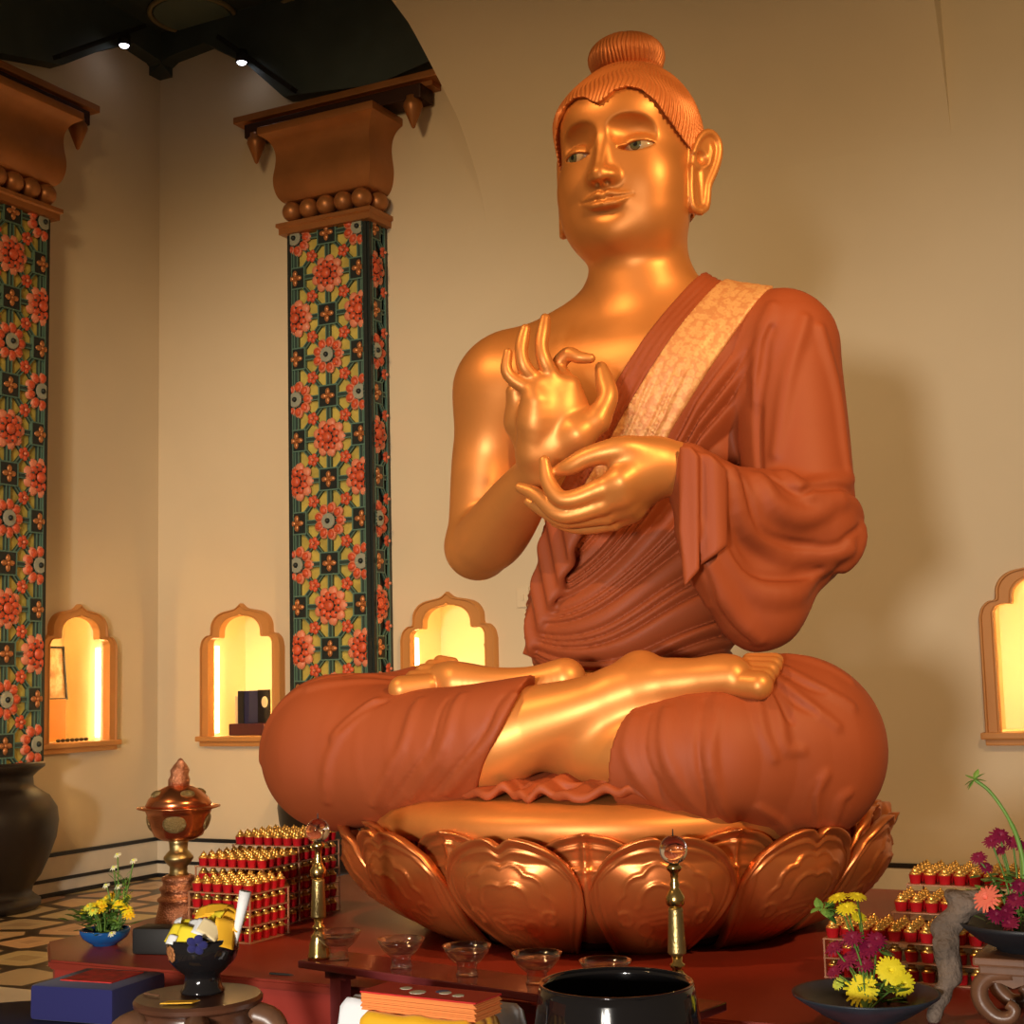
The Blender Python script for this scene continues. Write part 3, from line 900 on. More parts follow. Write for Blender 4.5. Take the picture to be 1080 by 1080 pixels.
# ---------------- the lower robe over the folded legs
def build_lower():
    F = Field()
    F.add(Ell((.02, .02, 1.12), (.50, .34, .20)), .08)
    # right leg (left in view) up to its hem
    h0, h1 = np.array((-0.026, -0.62, 1.289)), np.array((-0.14, -0.66, 1.052))
    n = np.cross(h1 - h0, np.array((-.25, 1, 0.)));  n = n if n[0] > 0 else -n
    G = Group([(h0, n)])
    G.chain([(-0.743, -0.48, 1.098), (-0.387, -0.56, 1.105), (-0.147, -0.6, 1.144), (0.079, -0.58, 1.194)], [.222, .182, .156, .135], .05, kin=.06, spl=3)
    G.chain([(-0.743, -0.48, 1.098), (-0.503, -0.25, 1.153), (-.12, .05, 1.12)], [.222, .20, .20], .06, kin=.06)
    G.add(Ell((-0.491, -0.55, 1.028), (.20, .12, .12)), .08)
    F.add(G.seal(), .03)
    # left leg (right in view)
    h0, h1 = np.array((0.288, -0.62, 1.225)), np.array((0.249, -0.66, 1.03))
    n = np.cross(h1 - h0, np.array((.15, 1, 0.))); n = n if n[0] < 0 else -n
    G = Group([(h0, n)])
    G.chain([(0.602, -0.27, 1.096), (0.475, -0.48, 1.094), (0.344, -0.56, 1.091), (0.132, -0.58, 1.086)], [.245, .19, .150, .130], .05, kin=.06, spl=3)
    G.chain([(0.602, -0.27, 1.096), (.40, .02, 1.13)], [.245, .15], .06)
    F.add(G.seal(), .03)
    ridge(F, LAP_RIDGES, .014, .022)
    ridge(F, LAP_GROOVES, .006, .010, 's', depth=.25)
    return F
LAP_RIDGES = [
    ([(-0.342, -0.7, 1.28), (-0.36, -0.78, 1.125), (-0.486, -0.7, 0.954)], .010),
    ([(-0.491, -0.66, 1.255), (-0.599, -0.72, 1.132), (-0.655, -0.66, 0.98)], .010),
    ([(-0.686, -0.55, 1.301), (-0.817, -0.6, 1.225), (-0.874, -0.6, 1.085)], .010),
    ([(-0.196, -0.72, 1.294), (-0.219, -0.78, 1.122), (-0.355, -0.72, 0.964)], .009),
    ([(-0.021, -0.72, 1.275), (-0.075, -0.76, 1.146), (-0.244, -0.7, 0.995)], .011),
    ([(-0.498, -0.66, 1.245), (-0.546, -0.7, 1.206), (-0.605, -0.72, 1.156)], .013),
    ([(-0.5, -0.5, 1.325), (-0.619, -0.55, 1.3), (-0.755, -0.6, 1.267)], .012),
    ([(-0.411, -0.4, 1.356), (-0.548, -0.45, 1.342), (-0.686, -0.5, 1.32)], .012),
    ([(-0.216, -0.25, 1.379), (-0.358, -0.32, 1.36), (-0.511, -0.4, 1.35)], .014),
    ([(-0.214, -0.22, 1.396), (-0.33, -0.25, 1.388), (-0.436, -0.3, 1.374)], .012),
    ([(0.304, -0.68, 1.21), (0.307, -0.72, 1.095), (0.372, -0.64, 0.982), (0.461, -0.5, 0.91)], .011),
    ([(0.39, -0.66, 1.232), (0.402, -0.72, 1.119), (0.446, -0.64, 1), (0.495, -0.52, 0.925)], .012),
    ([(0.511, -0.58, 1.238), (0.521, -0.68, 1.105), (0.513, -0.6, 0.981), (0.525, -0.5, 0.887)], .011),
    ([(0.576, -0.45, 1.242), (0.669, -0.55, 1.122), (0.728, -0.55, 1.106)], .010),
    ([(0.593, -0.42, 1.259), (0.713, -0.48, 1.233), (0.789, -0.45, 1.166)], .011),
    ([(0.595, -0.38, 1.283), (0.723, -0.42, 1.271), (0.81, -0.38, 1.212)], .010),
    ([(0.584, -0.3, 1.316), (0.696, -0.32, 1.314), (0.779, -0.3, 1.268)], .010),
    ([(0.553, -0.46, 1.243), (0.609, -0.56, 1.159), (0.657, -0.58, 1.088)], .009),
    ([(0.709, -0.42, 0.874), (0.744, -0.5, 0.976), (0.784, -0.5, 1.031)], .011),
    ([(0.64, -0.42, 0.867), (0.629, -0.5, 0.919), (0.597, -0.55, 0.966)], .009),
    ([(0.743, -0.38, 0.881), (0.8, -0.44, 0.948), (0.823, -0.43, 0.972)], .009),
]
LAP_GROOVES = [
    ([(-0.459, -0.67, 1.261), (-0.52, -0.7, 1.23), (-0.585, -0.72, 1.172)], .012),
    ([(-0.239, -0.72, 1.279), (-0.269, -0.78, 1.122), (-0.429, -0.7, 0.955)], .005),
    ([(-0.565, -0.45, 1.34), (-0.686, -0.5, 1.306), (-0.804, -0.58, 1.247)], .007),
    ([(-0.238, -0.25, 1.38), (-0.369, -0.3, 1.375), (-0.523, -0.38, 1.359)], .006),
    ([(0.605, -0.44, 1.249), (0.675, -0.48, 1.229), (0.737, -0.48, 1.199)], .012),
    ([(0.606, -0.4, 1.273), (0.687, -0.43, 1.267), (0.747, -0.42, 1.251)], .010),
    ([(0.597, -0.45, 1.239), (0.647, -0.5, 1.193), (0.685, -0.52, 1.176)], .012),
    ([(0.349, -0.67, 1.218), (0.357, -0.72, 1.095), (0.408, -0.63, 0.979), (0.474, -0.5, 0.905)], .006),
    ([(0.477, -0.6, 1.234), (0.49, -0.69, 1.106), (0.49, -0.62, 0.994), (0.507, -0.52, 0.908)], .007),
    ([(-0.059, -0.73, 1.276), (-0.113, -0.77, 1.142), (-0.284, -0.71, 0.985)], .006),
    ([(0.699, -0.42, 0.869), (0.726, -0.5, 0.964), (0.754, -0.52, 1.013)], .008),
]
spart(field_obj('lower_robe', build_lower(), .006, M['robe'], smooth_it=1))

def build_frill():
    """the ruffled edge of cloth lying on the cushion under the shins"""
    F = Field()
    def wave(a, b):
        k = np.clip((.16 - b) / .16, 0, 1.3)
        return (.007 * np.sin(34 * a + 14 * b + 1.5 * np.sin(11 * a)) + .0055 * np.sin(83 * a - 22 * b + 1.2 * np.sin(19 * a))) * k
    F.add(Slab((.0, -.60, 1.012), (1, 0, 0), (0, 1, .10), [(-.52, .10), (-.44, .02), (-.36, -.045), (-.28, -.070), (-.20, -.082), (-.12, -.108), (-.05, -.104), (.02, -.128), (.09, -.118), (.15, -.128), (.22, -.108), (.29, -.108), (.36, -.065), (.44, -.045), (.50, .06), (.50, .30), (-.52, .30)], .013, .011, bend=wave), .01)
    F.add(Slab((.02, -.58, 1.026), (1, 0, 0), (0, 1, .12), [(-.30, .06), (-.22, -.035), (-.08, -.072), (.04, -.078), (.16, -.062), (.28, -.02), (.38, .08), (.38, .28), (-.30, .28)], .012, .010, bend=lambda a, b: wave(a * 1.13 + .4, b)), .008)
    return F
spart(field_obj('skirt_hem', build_frill(), .0055, M['robe'], smooth_it=1))

# ================================================================== lotus throne
TC = (-.03, -.05)
throne = empty('lotus_throne', (TC[0], TC[1], P0), 0, 'round coppery gold lotus throne of big engraved petals under the seated statue', 'throne')
bm = bmesh.new()
add_lathe(bm, [(.50, 0), (.54, .02), (.56, .10), (.58, .22), (.60, .29), (.62, .31)], n=64)
obj('core', bm, M['dark_bronze'], throne, smooth=True)
bm = bmesh.new()
add_lathe(bm, [(.60, .285), (.70, .290), (.735, .300), (.752, .325), (.755, .350), (.745, .375), (.70, .402), (.55, .420), (.30, .425), (0, .425)], n=96)
obj('seat_cushion', bm, M['cushion_gold'], throne, smooth=True)

def petal_mesh(inner):
    nu, nv = 73, 61
    hw = .206 if not inner else .190
    pts = np.zeros((2, nu, nv, 3))
    for i in range(nu):
        s = -1 + 2 * i / (nu - 1)
        top = (max(1 - abs(s) ** 2.4, 0)) ** .5
        notch = .060 * math.exp(-(s / .10) ** 2) if not inner else -.015 * math.exp(-(s / .12) ** 2)
        top = (.42 + .58 * top) - notch
        for j in range(nv):
            t = j / (nv - 1)
            v = t * top
            # width: pinched at the foot, widest two thirds up
            w = hw * (.66 + .34 * math.sin(min(v / .55, 1) * PI / 2))
            a = s * w / .80
            z = v * .335
            r = .555 + .245 * math.sin(min(v, 1) * 1.75) ** .85 + .045 * max(v - .8, 0) / .2
            r += .055 * (1 - s * s) * math.sin(PI * min(v / .95, 1)) - .015 * s * s
            if inner: r -= .075
            # engraved face: raised rim, bead line, scallops, scrolls
            e = min((1 - abs(s)) * hw, (1 - t) * top * .335)
            h = .013 * (1 - min(max((e - .010) / .010, 0), 1)) ** 1.0
            h += .0055 * math.exp(-((e - .034) / .004) ** 2)
            pa = math.atan2(s * hw, (v - .42) * .335)
            rad = math.hypot(s * hw, (v - .42) * .335)
            if not inner:
                sc_ = .118 + .012 * abs(math.sin(pa * 5.5))
                if v > .30: h += .0065 * math.exp(-((rad - sc_) / .004) ** 2)
                q = .070 + .014 * abs(math.sin(pa * 2.5))
                if v > .44: h += .0065 * math.exp(-((rad - q) / .004) ** 2)
                for sx in (-1, 1):
                    for (cx_, cy_, rr) in ((.055, .27, .022), (.11, .36, .020), (.035, .14, .018)):
                        h += .0065 * math.exp(-((math.hypot(s * hw - sx * cx_, (v - cy_) * .335) - rr) / .004) ** 2)
                h += .006 * max(0, math.sin(v * 120 + abs(s) * 14)) * math.exp(-(s * hw / .05) ** 2 - ((v - .34) / .10) ** 2)
            else:
                h += .012 * math.exp(-(s / .06) ** 2) * v
                sc_ = .100 + .014 * abs(math.sin(pa * 2.2))
                if v > .42: h += .0065 * math.exp(-((rad - sc_) / .004) ** 2)
            # tip rolls outward
            th = .026 * (1 - .35 * t)
            for side, off in ((0, h), (1, -th)):
                pts[side, i, j] = ((r + off) * math.sin(a), -(r + off) * math.cos(a), z + (.012 if side == 0 else 0) * 0)
    bm = bmesh.new()
    V = [[[bm.verts.new(pts[k, i, j]) for j in range(nv)] for i in range(nu)] for k in range(2)]
    for i in range(nu - 1):
        for j in range(nv - 1):
            bm.faces.new((V[0][i][j], V[0][i + 1][j], V[0][i + 1][j + 1], V[0][i][j + 1]))
            bm.faces.new((V[1][i][j], V[1][i][j + 1], V[1][i + 1][j + 1], V[1][i + 1][j]))
    for i in range(nu - 1):
        bm.faces.new((V[0][i][nv - 1], V[0][i + 1][nv - 1], V[1][i + 1][nv - 1], V[1][i][nv - 1]))
        bm.faces.new((V[0][i][0], V[1][i][0], V[1][i + 1][0], V[0][i + 1][0]))
    for j in range(nv - 1):
        bm.faces.new((V[0][0][j], V[0][0][j + 1], V[1][0][j + 1], V[1][0][j]))
        bm.faces.new((V[0][nu - 1][j], V[1][nu - 1][j], V[1][nu - 1][j + 1], V[0][nu - 1][j + 1]))
    bmesh.ops.recalc_face_normals(bm, faces=bm.faces)
    me = bpy.data.meshes.new('petal')
    bm.to_mesh(me); bm.free()
    return me

pm = [petal_mesh(False), petal_mesh(True)]
for k, me in enumerate(pm):
    me.materials.append(M['throne_gold'])
    me.polygons.foreach_set('use_smooth', np.ones(len(me.polygons), bool))
    for n in range(12):
        o = bpy.data.objects.new('petal', me)
        COL.objects.link(o); o.parent = throne
        o.rotation_euler = (0, 0, math.radians(3 + 30 * n + 15 * k))

# ================================================================== the room
BY, LX = 3.90, -5.28          # planes of the back wall and the left wall
def struct(name, bm, m, **k):
    return tag(obj(name, bm, m, **k), kind='structure')

N_OUT = [(.35, 0), (.35, .60), (.335, .655), (.30, .69), (.262, .70), (.255, .765), (.225, .815), (.175, .845), (.10, .86), (.045, .872), (.015, .888), (0, .905)]
N_IN = [(.246, 0), (.246, .625), (.228, .655), (.19, .664), (.158, .665), (.154, .715), (.135, .755), (.10, .785), (.05, .802), (.02, .806), (0, .815)]
N_IN = [(a * 1.10, b * 1.015 if b > .1 else b) for a, b in N_IN]
def sym(h): return h + [(-x, z) for x, z in h[::-1] if x > 1e-6]
NZ = .97                      # sill height of the niches
BACK_N = [-4.52, -2.88, .74]
LEFT_N = [(-5.28, 3.096, 1.482)[1]]

def wall_with_holes(name, x0, x1, z1, holes, place, m):
    cu = bpy.data.curves.new(name, 'CURVE'); cu.dimensions = '2D'; cu.fill_mode = 'BOTH'; cu.extrude = .0
    for poly in [[(x0, 0), (x1, 0), (x1, z1), (x0, z1)]] + holes:
        sp = cu.splines.new('POLY'); sp.points.add(len(poly) - 1); sp.use_cyclic_u = True
        for p, (x, z) in zip(sp.points, poly): p.co = (x, z, 0, 1)
    tmp = bpy.data.objects.new('tmp', cu); COL.objects.link(tmp)
    me = bpy.data.meshes.new_from_object(tmp.evaluated_get(bpy.context.evaluated_depsgraph_get()))
    bpy.data.objects.remove(tmp); bpy.data.curves.remove(cu)
    bm = bmesh.new(); bm.from_mesh(me); bpy.data.meshes.remove(me)
    bmesh.ops.remove_doubles(bm, verts=bm.verts, dist=1e-5)
    ext = bmesh.ops.extrude_face_region(bm, geom=list(bm.faces))
    for v in ext['geom']:
        if isinstance(v, bmesh.types.BMVert): v.co.z += .06
    for v in bm.verts:
        v.co = place(v.co.x, v.co.z, v.co.y)
    bmesh.ops.recalc_face_normals(bm, faces=bm.faces)
    return struct(name, bm, m)

hole = lambda c: [(c + x, NZ + z) for x, z in sym([(a * 1.0 + .030, b + (.022 if b > .1 else -.02)) for a, b in N_IN[:-1]] + [(0, N_IN[-1][1] + .03)])]
wall_with_holes('wall_back', LX, 4.2, 6.1, [hole(c) for c in BACK_N], lambda a, d, z: Vector((a, BY + d, z)), M['wall_cream'])
wall_with_holes('wall_left', -2.2, BY, 6.1, [hole(c) for c in LEFT_N], lambda a, d, z: Vector((LX - d, a, z)), M['wall_cream'])

bm = bmesh.new(); add_box(bm, (-.5, .0, -.05), (9.6, 8.0, .1)); struct('floor', bm, M['floor_mosaic'])
bm = bmesh.new(); add_box(bm, (-3.2, -.3, .002), (4.16, 1.9, .006)); struct('trim_1', bm, M['stone_cream'])
bm = bmesh.new(); add_box(bm, (-.5, .5, 6.15), (9.6, 7.0, .1)); struct('ceiling', bm, M['ceiling_dark'])
# marble skirting with black inlaid lines
for nm, c, s in (('baseboard_back', ((LX + 4.2) / 2, BY - .010, 0), (4.2 - LX, .02)), ('baseboard_left', (LX + .010, .85, 0), (.02, 6.1))):
    bm = bmesh.new()
    add_box(bm, (c[0], c[1], .125), (s[0], s[1], .25), mi=0)
    e = 1.3
    for z, h in ((.262, .024), (.105, .022), (.014, .028)):
        add_box(bm, (c[0], c[1], z), (s[0] + (.012 if s[0] < 1 else -.001), s[1] + (.012 if s[1] < 1 else -.001), h), mi=1)
    struct(nm, bm, [M['stone_cream'], M['stone_black']])

# the pendentive: plaster that leans out of the back wall above the statue
def pendentive():
    """offset from the wall starts at nothing low down and grows with height, so only the two arch edges show"""
    z0 = 4.22
    off = lambda z: -.004 + .30 * max(z - z0, 0) ** 1.3
    zs = np.concatenate([np.linspace(z0 - .3, 4.6, 9)[:-1], np.linspace(4.6, 6.1, 19)])
    Lp = np.array([(-2.55, 3.89, 4.265), (-2.574, 3.87, 4.561), (-2.639, 3.8, 4.902), (-2.763, 3.72, 5.253), (-2.854, 3.64, 5.501), (-2.988, 3.57, 5.731), (-3.169, 3.46, 5.99)])
    Lx = lambda z: float(np.interp(z, Lp[:, 2], Lp[:, 0]))
    Rx = lambda z: .392 - .018 * max(z - 4.3, 0)
    bm = bmesh.new()
    rows = []
    n = 32
    for z in zs:
        x0, x1, y = Lx(z), Rx(z), BY - off(z)
        rows.append([bm.verts.new((x0, BY + .03, z))] + [bm.verts.new((x0 + (x1 - x0) * k / n, y, z)) for k in range(n + 1)] + [bm.verts.new((x1, BY + .03, z))])
    for a, b in zip(rows, rows[1:]):
        for k in range(n + 2): bm.faces.new((a[k], a[k + 1], b[k + 1], b[k]))
    bmesh.ops.recalc_face_normals(bm, faces=bm.faces)
    struct('trim_2', bm, M['wall_cream'], angle=40)
pendentive()

# dark painted cove along the tops of the walls
bm = bmesh.new()
add_prism(bm, [(-5.28, 5.80), (-5.10, 5.90), (-4.767, 5.93), (-4.40, 5.70), (-4.07, 5.38), (-3.3, 5.30), (-2.6, 5.42), (-2.6, 6.12), (-5.28, 6.12)], BY - .12, BY + .01)
struct('trim_3', bm, M['ceiling_dark'])
bm = bmesh.new()
Tl = Matrix(((0, 1, 0, 0), (1, 0, 0, 0), (0, 0, 1, 0), (0, 0, 0, 1)))
add_prism(bm, [(3.90, 5.80), (3.75, 5.88), (3.485, 5.905), (3.15, 5.72), (2.80, 5.485), (2.2, 5.35), (1.2, 5.42), (1.2, 6.12), (3.90, 6.12)], LX - .01, LX + .12, M=Tl)
bmesh.ops.recalc_face_normals(bm, faces=bm.faces)
struct('trim_4', bm, M['ceiling_dark'])
# painted medallion and leaf scrolls on the ceiling
md = empty('ceiling_medallion', (-4.764, 3.65, 6.1), 0, 'pale green disc with a ring on the dark ceiling above the corner', 'ceiling ornament')
bm = bmesh.new(); add_lathe(bm, [(0, -.02), (.27, -.02), (.28, 0), (.28, .012)], n=48); obj('disc', bm, M['ceiling_teal'], md)
bm = bmesh.new(); add_tube(bm, [(.30 * math.cos(t * PI / 24), .30 * math.sin(t * PI / 24), -.012) for t in range(48)], .018, 8, closed=True); obj('ring', bm, M['ceiling_gold'], md, smooth=True)
def scroll(loc, rz, label):
    e = empty('ceiling_scroll', loc, rz, label, 'ceiling ornament')
    for k in range(5):
        bm = bmesh.new()
        a = -.9 + .45 * k
        add_tube(bm, smooth_poly([(0, 0, 0), (.16 * math.cos(a), .16 * math.sin(a), -.01), (.30 * math.cos(a + .2), .30 * math.sin(a + .2), -.012), (.30 * math.cos(a + .5), .30 * math.sin(a + .5), 0)], 5), [.022] * 8 + [.018] * 4 + [.012] * 4, 6)
        obj('leaf', bm, M['ceiling_gold'], e, smooth=True)
scroll((-4.24, 3.922, 6.085), .2, 'dull gold leaf scroll on the dark ceiling right of the green disc')
scroll((-5.894, 3.086, 6.085), 2.6, 'dull gold leaf scroll on the dark ceiling above the left column')

# recessed strips with spotlights
def track(name, a, b, lights, label, cat='light'):
    a, b = Vector(a), Vector(b)
    d = (b - a).normalized()
    e = empty('track_light', a, 0, label, cat)
    bm = bmesh.new()
    ang = math.atan2(d.y, d.x); L_ = (b - a).length
    R_ = d.to_track_quat('X', 'Z').to_matrix().to_4x4()
    add_box(bm, (0, 0, 0), (L_, .07, .03), M=Matrix.Translation((b - a) / 2) @ R_)
    obj('track', bm, M['slot_black'], e)
    for p in lights:
        p = Vector(p) - a
        bm = bmesh.new()
        add_lathe(bm, [(.0, .05), (.04, .05), (.045, -.03), (.035, -.035)], c=p, n=16, cap=False)
        h = obj('spot_head', bm, M['slot_black'], e, smooth=True)
        bm = bmesh.new()
        add_sphere(bm, p + Vector((0, 0, -.03)), (.034, .034, .022), 12, 8)
        obj('lens', bm, M['spot_lens'], h, smooth=True)
track('track_light', (-5.06, 2.642, 5.459), (-5.06, 3.459, 5.994), [(-5.06, 3.276, 5.817)], 'lit spotlight on a dark track above the left wall niche')
track('track_light', (-4.557, 3.7, 5.887), (-3.918, 3.7, 5.365), [(-4.364, 3.7, 5.696)], 'lit spotlight on a dark track above the back wall niche')

# ------------------------------------------------------------------ carved columns
def petals(bm, c, n, r0, r1, w, dz, mi, ph=0):
    for k in range(n):
        a = ph + 2 * PI * k / n
        T = Matrix.Translation(c) @ Matrix.Rotation(-a, 4, 'Y') @ Matrix.Translation((r0, 0, 0)) @ Matrix.Diagonal((r1, dz, w, 1))
        add_sphere(bm, c, 1, 8, 6, mi, M=T)

def relief(width, height, x_off, seed):
    """front at y = 0 looking to -y; x across, z up.  0 olive 1 lattice 2 line 3 red 4 pink 5 silver 6 gold 7 edge"""
    bm = bmesh.new()
    hw = width / 2; e = .028
    PZ = .2765; PX = .255
    nrow = int(height / PZ) + 2
    cols = range(-3, 4)
    for i in cols:
        for j in range(-1, nrow):
            x = i * PX - x_off; z = height - .03 - j * PZ
            if abs(x) > hw + .15 or z < -.15: continue
            # lattice
            add_box(bm, (x, -.006, z), (.036, .024, PZ), mi=1); add_box(bm, (x, -.006, z), (PX, .024, .036), mi=1)
            for s in (-1, 1):
                add_box(bm, (x + s * .014, -.014, z), (.007, .020, PZ), mi=2); add_box(bm, (x, -.0145, z + s * .014), (PX, .020, .007), mi=2)
                L = math.hypot(PX, PZ); a = math.atan2(PZ, PX) * s
                T = Matrix.Translation((x + PX / 2, -.004, z - PZ / 2)) @ Matrix.Rotation(-a, 4, 'Y')
                add_box(bm, (0, 0, 0), (L, .022, .028), mi=1, M=T)
                for q in (-1, 1): add_box(bm, (0, 0, 0), (L, .018, .006), mi=2, M=T @ Matrix.Translation((0, -.009, q * .011)))
            # rosette on the diagonal crossing
            c = (x + PX / 2, -.018, z - PZ / 2)
            petals(bm, c, 5, .026, .020, .019, .012, 3)
            add_sphere(bm, (c[0], -.030, c[2]), .011, 6, 5, 4)
            if (i + j) % 2 == 0:
                add_box(bm, (x, -.010, z), (.150, .030, .150), mi=1); add_box(bm, (x, -.012, z), (.128, .032, .128), mi=7)
                for s in (-1, 1):
                    add_box(bm, (x + s * .072, -.018, z), (.008, .022, .15), mi=2); add_box(bm, (x, -.0185, z + s * .072), (.15, .022, .008), mi=2)
                petals(bm, (x, -.030, z), 4, .030, .024, .018, .012, 6)
                add_sphere(bm, (x, -.036, z), .012, 6, 5, 6)
            else:
                kind = ((i + 3) // 1 + (j // 2)) % 2
                if kind == 0:
                    petals(bm, (x, -.016, z), 9, .088, .040, .034, .020, 4)
                    petals(bm, (x, -.030, z), 9, .086, .029, .024, .013, 3)
                    add_lathe(bm, [(0, -.01), (.05, -.006), (.052, .0)], n=14, mi=5, cap=False, M=Matrix.Translation((x, -.036, z)) @ Matrix.Rotation(PI / 2, 4, 'X') @ Matrix.Diagonal((1, 1, -1, 1)))
                    petals(bm, (x, -.036, z), 10, .034, .016, .008, .008, 5)
                    add_sphere(bm, (x, -.046, z), .018, 8, 6, 7)
                else:
                    petals(bm, (x, -.016, z), 9, .094, .038, .036, .018, 4)
                    petals(bm, (x, -.032, z), 9, .066, .028, .024, .014, 3, .35)
                    petals(bm, (x, -.038, z), 9, .072, .008, .008, .010, 1)
                    add_sphere(bm, (x, -.038, z), (.036, .020, .036), 10, 8, 3)
    for pl, no in (((hw - e, 0, 0), (1, 0, 0)), ((-hw + e, 0, 0), (-1, 0, 0)), ((0, 0, height), (0, 0, 1)), ((0, 0, 0), (0, 0, -1))):
        bmesh.ops.bisect_plane(bm, geom=bm.verts[:] + bm.edges[:] + bm.faces[:], plane_co=pl, plane_no=no, clear_outer=True)
    add_box(bm, (0, .008, height / 2), (width - .002, .016, height), mi=0)
    for s in (-1, 1):
        add_box(bm, (s * (hw - e / 2), -.010, height / 2), (e, .036, height), mi=7)
        add_box(bm, (s * (hw - e - .004), -.020, height / 2), (.006, .020, height), mi=2)
    return bm
RM = [M[k] for k in ('panel_olive', 'lattice_green', 'lattice_line', 'flower_red', 'flower_pink', 'flower_silver', 'flower_gold', 'edge_dark')]

def make_column(label):
    """local: wall plane at y = 0, front toward -y"""
    e = empty('carved_column', (0, 0, 0), 0, label, 'column')
    W, D, Z0, Z1 = .63, .22, .86, 4.33
    bm = bmesh.new(); add_box(bm, (0, -D / 2 + .02, (Z0 + Z1) / 2), (W - .02, D - .04, Z1 - Z0)); obj('shaft', bm, M['edge_dark'], e)
    o = obj('front_panel', relief(W, Z1 - Z0, 0, 0), RM, e, angle=50); o.location = (0, -D + .012, Z0)
    for s, nm in ((1, 'side_panel'), (-1, 'side_panel')):
        o = obj(nm, relief(D, Z1 - Z0, .05, 1), RM, e, angle=50)
        o.location = (s * (W / 2 - .012), -D / 2, Z0); o.rotation_euler = (0, 0, s * PI / 2)
    def ring(prof, mi=0):
        bm = bmesh.new()
        rows = []
        for x, z in prof:
            hx, y0 = W / 2 + x, -D - x
            rows.append([bm.verts.new(p) for p in ((-hx, .0, z), (-hx, y0, z), (hx, y0, z), (hx, .0, z))])
        for a, b in zip(rows, rows[1:]):
            for k in range(4): bm.faces.new((a[k], a[(k + 1) % 4], b[(k + 1) % 4], b[k]))
        bm.faces.new(rows[0][::-1]); bm.faces.new(rows[-1])
        bmesh.ops.recalc_face_normals(bm, faces=bm.faces)
        return bm
    obj('necking', ring([(.02, 4.33), (.05, 4.335), (.05, 4.375), (.065, 4.385), (.065, 4.41), (.03, 4.42)]), M['capital_gold'], e)
    obj('bed', ring([(-.03, 4.42), (-.03, 4.60)]), M['dark_bronze'], e)
    px = [(-.28 + .14 * k, -D - .008) for k in range(5)] + [(s * (W / 2 + .008), -D + .125) for s in (-1, 1)]
    for x, y in px:
        bm = bmesh.new(); add_sphere(bm, (x, y, 4.492), .069, 20, 14); obj('bead', bm, M['capital_gold'], e, smooth=True)
    cap = [(.005, 4.555), (.03, 4.565), (.055, 4.60), (.072, 4.66), (.076, 4.73), (.066, 4.81), (.062, 4.88), (.072, 4.94), (.10, 4.99), (.14, 5.02), (.15, 5.03), (.15, 5.075), (.13, 5.08)]
    o = obj('capital', ring([(x, z) for x, z in smooth_poly(cap, 3)]), M['capital_gold'], e, angle=35)
    for xs in (-.17, .17):
        pass
    bm = bmesh.new(); add_box(bm, (0, -.085, 5.265), (1.66, .17, .05), bevel=.008); add_box(bm, (0, -.06, 5.225), (1.54, .12, .04)); obj('abacus', bm, M['capital_gold'], e)
    bm = bmesh.new(); add_box(bm, (0, -.10, 5.16), (1.44, .17, .10), bevel=.01); obj('bracket', bm, M['dark_bronze'], e)
    for s in (-1, 1):
        bm = bmesh.new()
        add_lathe(bm, [(0, -.20), (.012, -.19), (.05, -.09), (.066, -.05), (.06, -.02), (.045, 0), (.045, .02)], c=(s * .64, -.15, 5.12), n=20)
        obj('pendant', bm, M['capital_gold'], e, smooth=True)
    bm = bmesh.new()
    add_lathe(bm, [(.0, 0), (.36, 0), (.385, .02), (.385, .055), (.35, .08), (.33, .10), (.34, .14), (.385, .20), (.43, .30), (.472, .42), (.485, .52), (.475, .60), (.43, .67), (.36, .715), (.335, .735), (.33, .79), (.36, .82), (.40, .85), (.40, .875), (0, .875)], c=(0, 0, 0), n=56)
    bmesh.ops.bisect_plane(bm, geom=bm.verts[:] + bm.edges[:] + bm.faces[:], plane_co=(0, 0, 0), plane_no=(0, 1, 0), clear_outer=True)
    obj('urn_base', bm, M['urn_black'], e, smooth=True)
    return e
col = make_column('tall column of carved red flowers on the back wall, right of the room corner')
col.location = (-3.637, BY - .001, 0)
c2 = copy_tree(col)
c2['label'] = 'tall column of carved red flowers at the left edge, on the left wall'
c2.location = (LX + .001, 2.27, 0); c2.rotation_euler = (0, 0, PI / 2)
for e in (col, c2): e['group'] = 'carved flower columns'

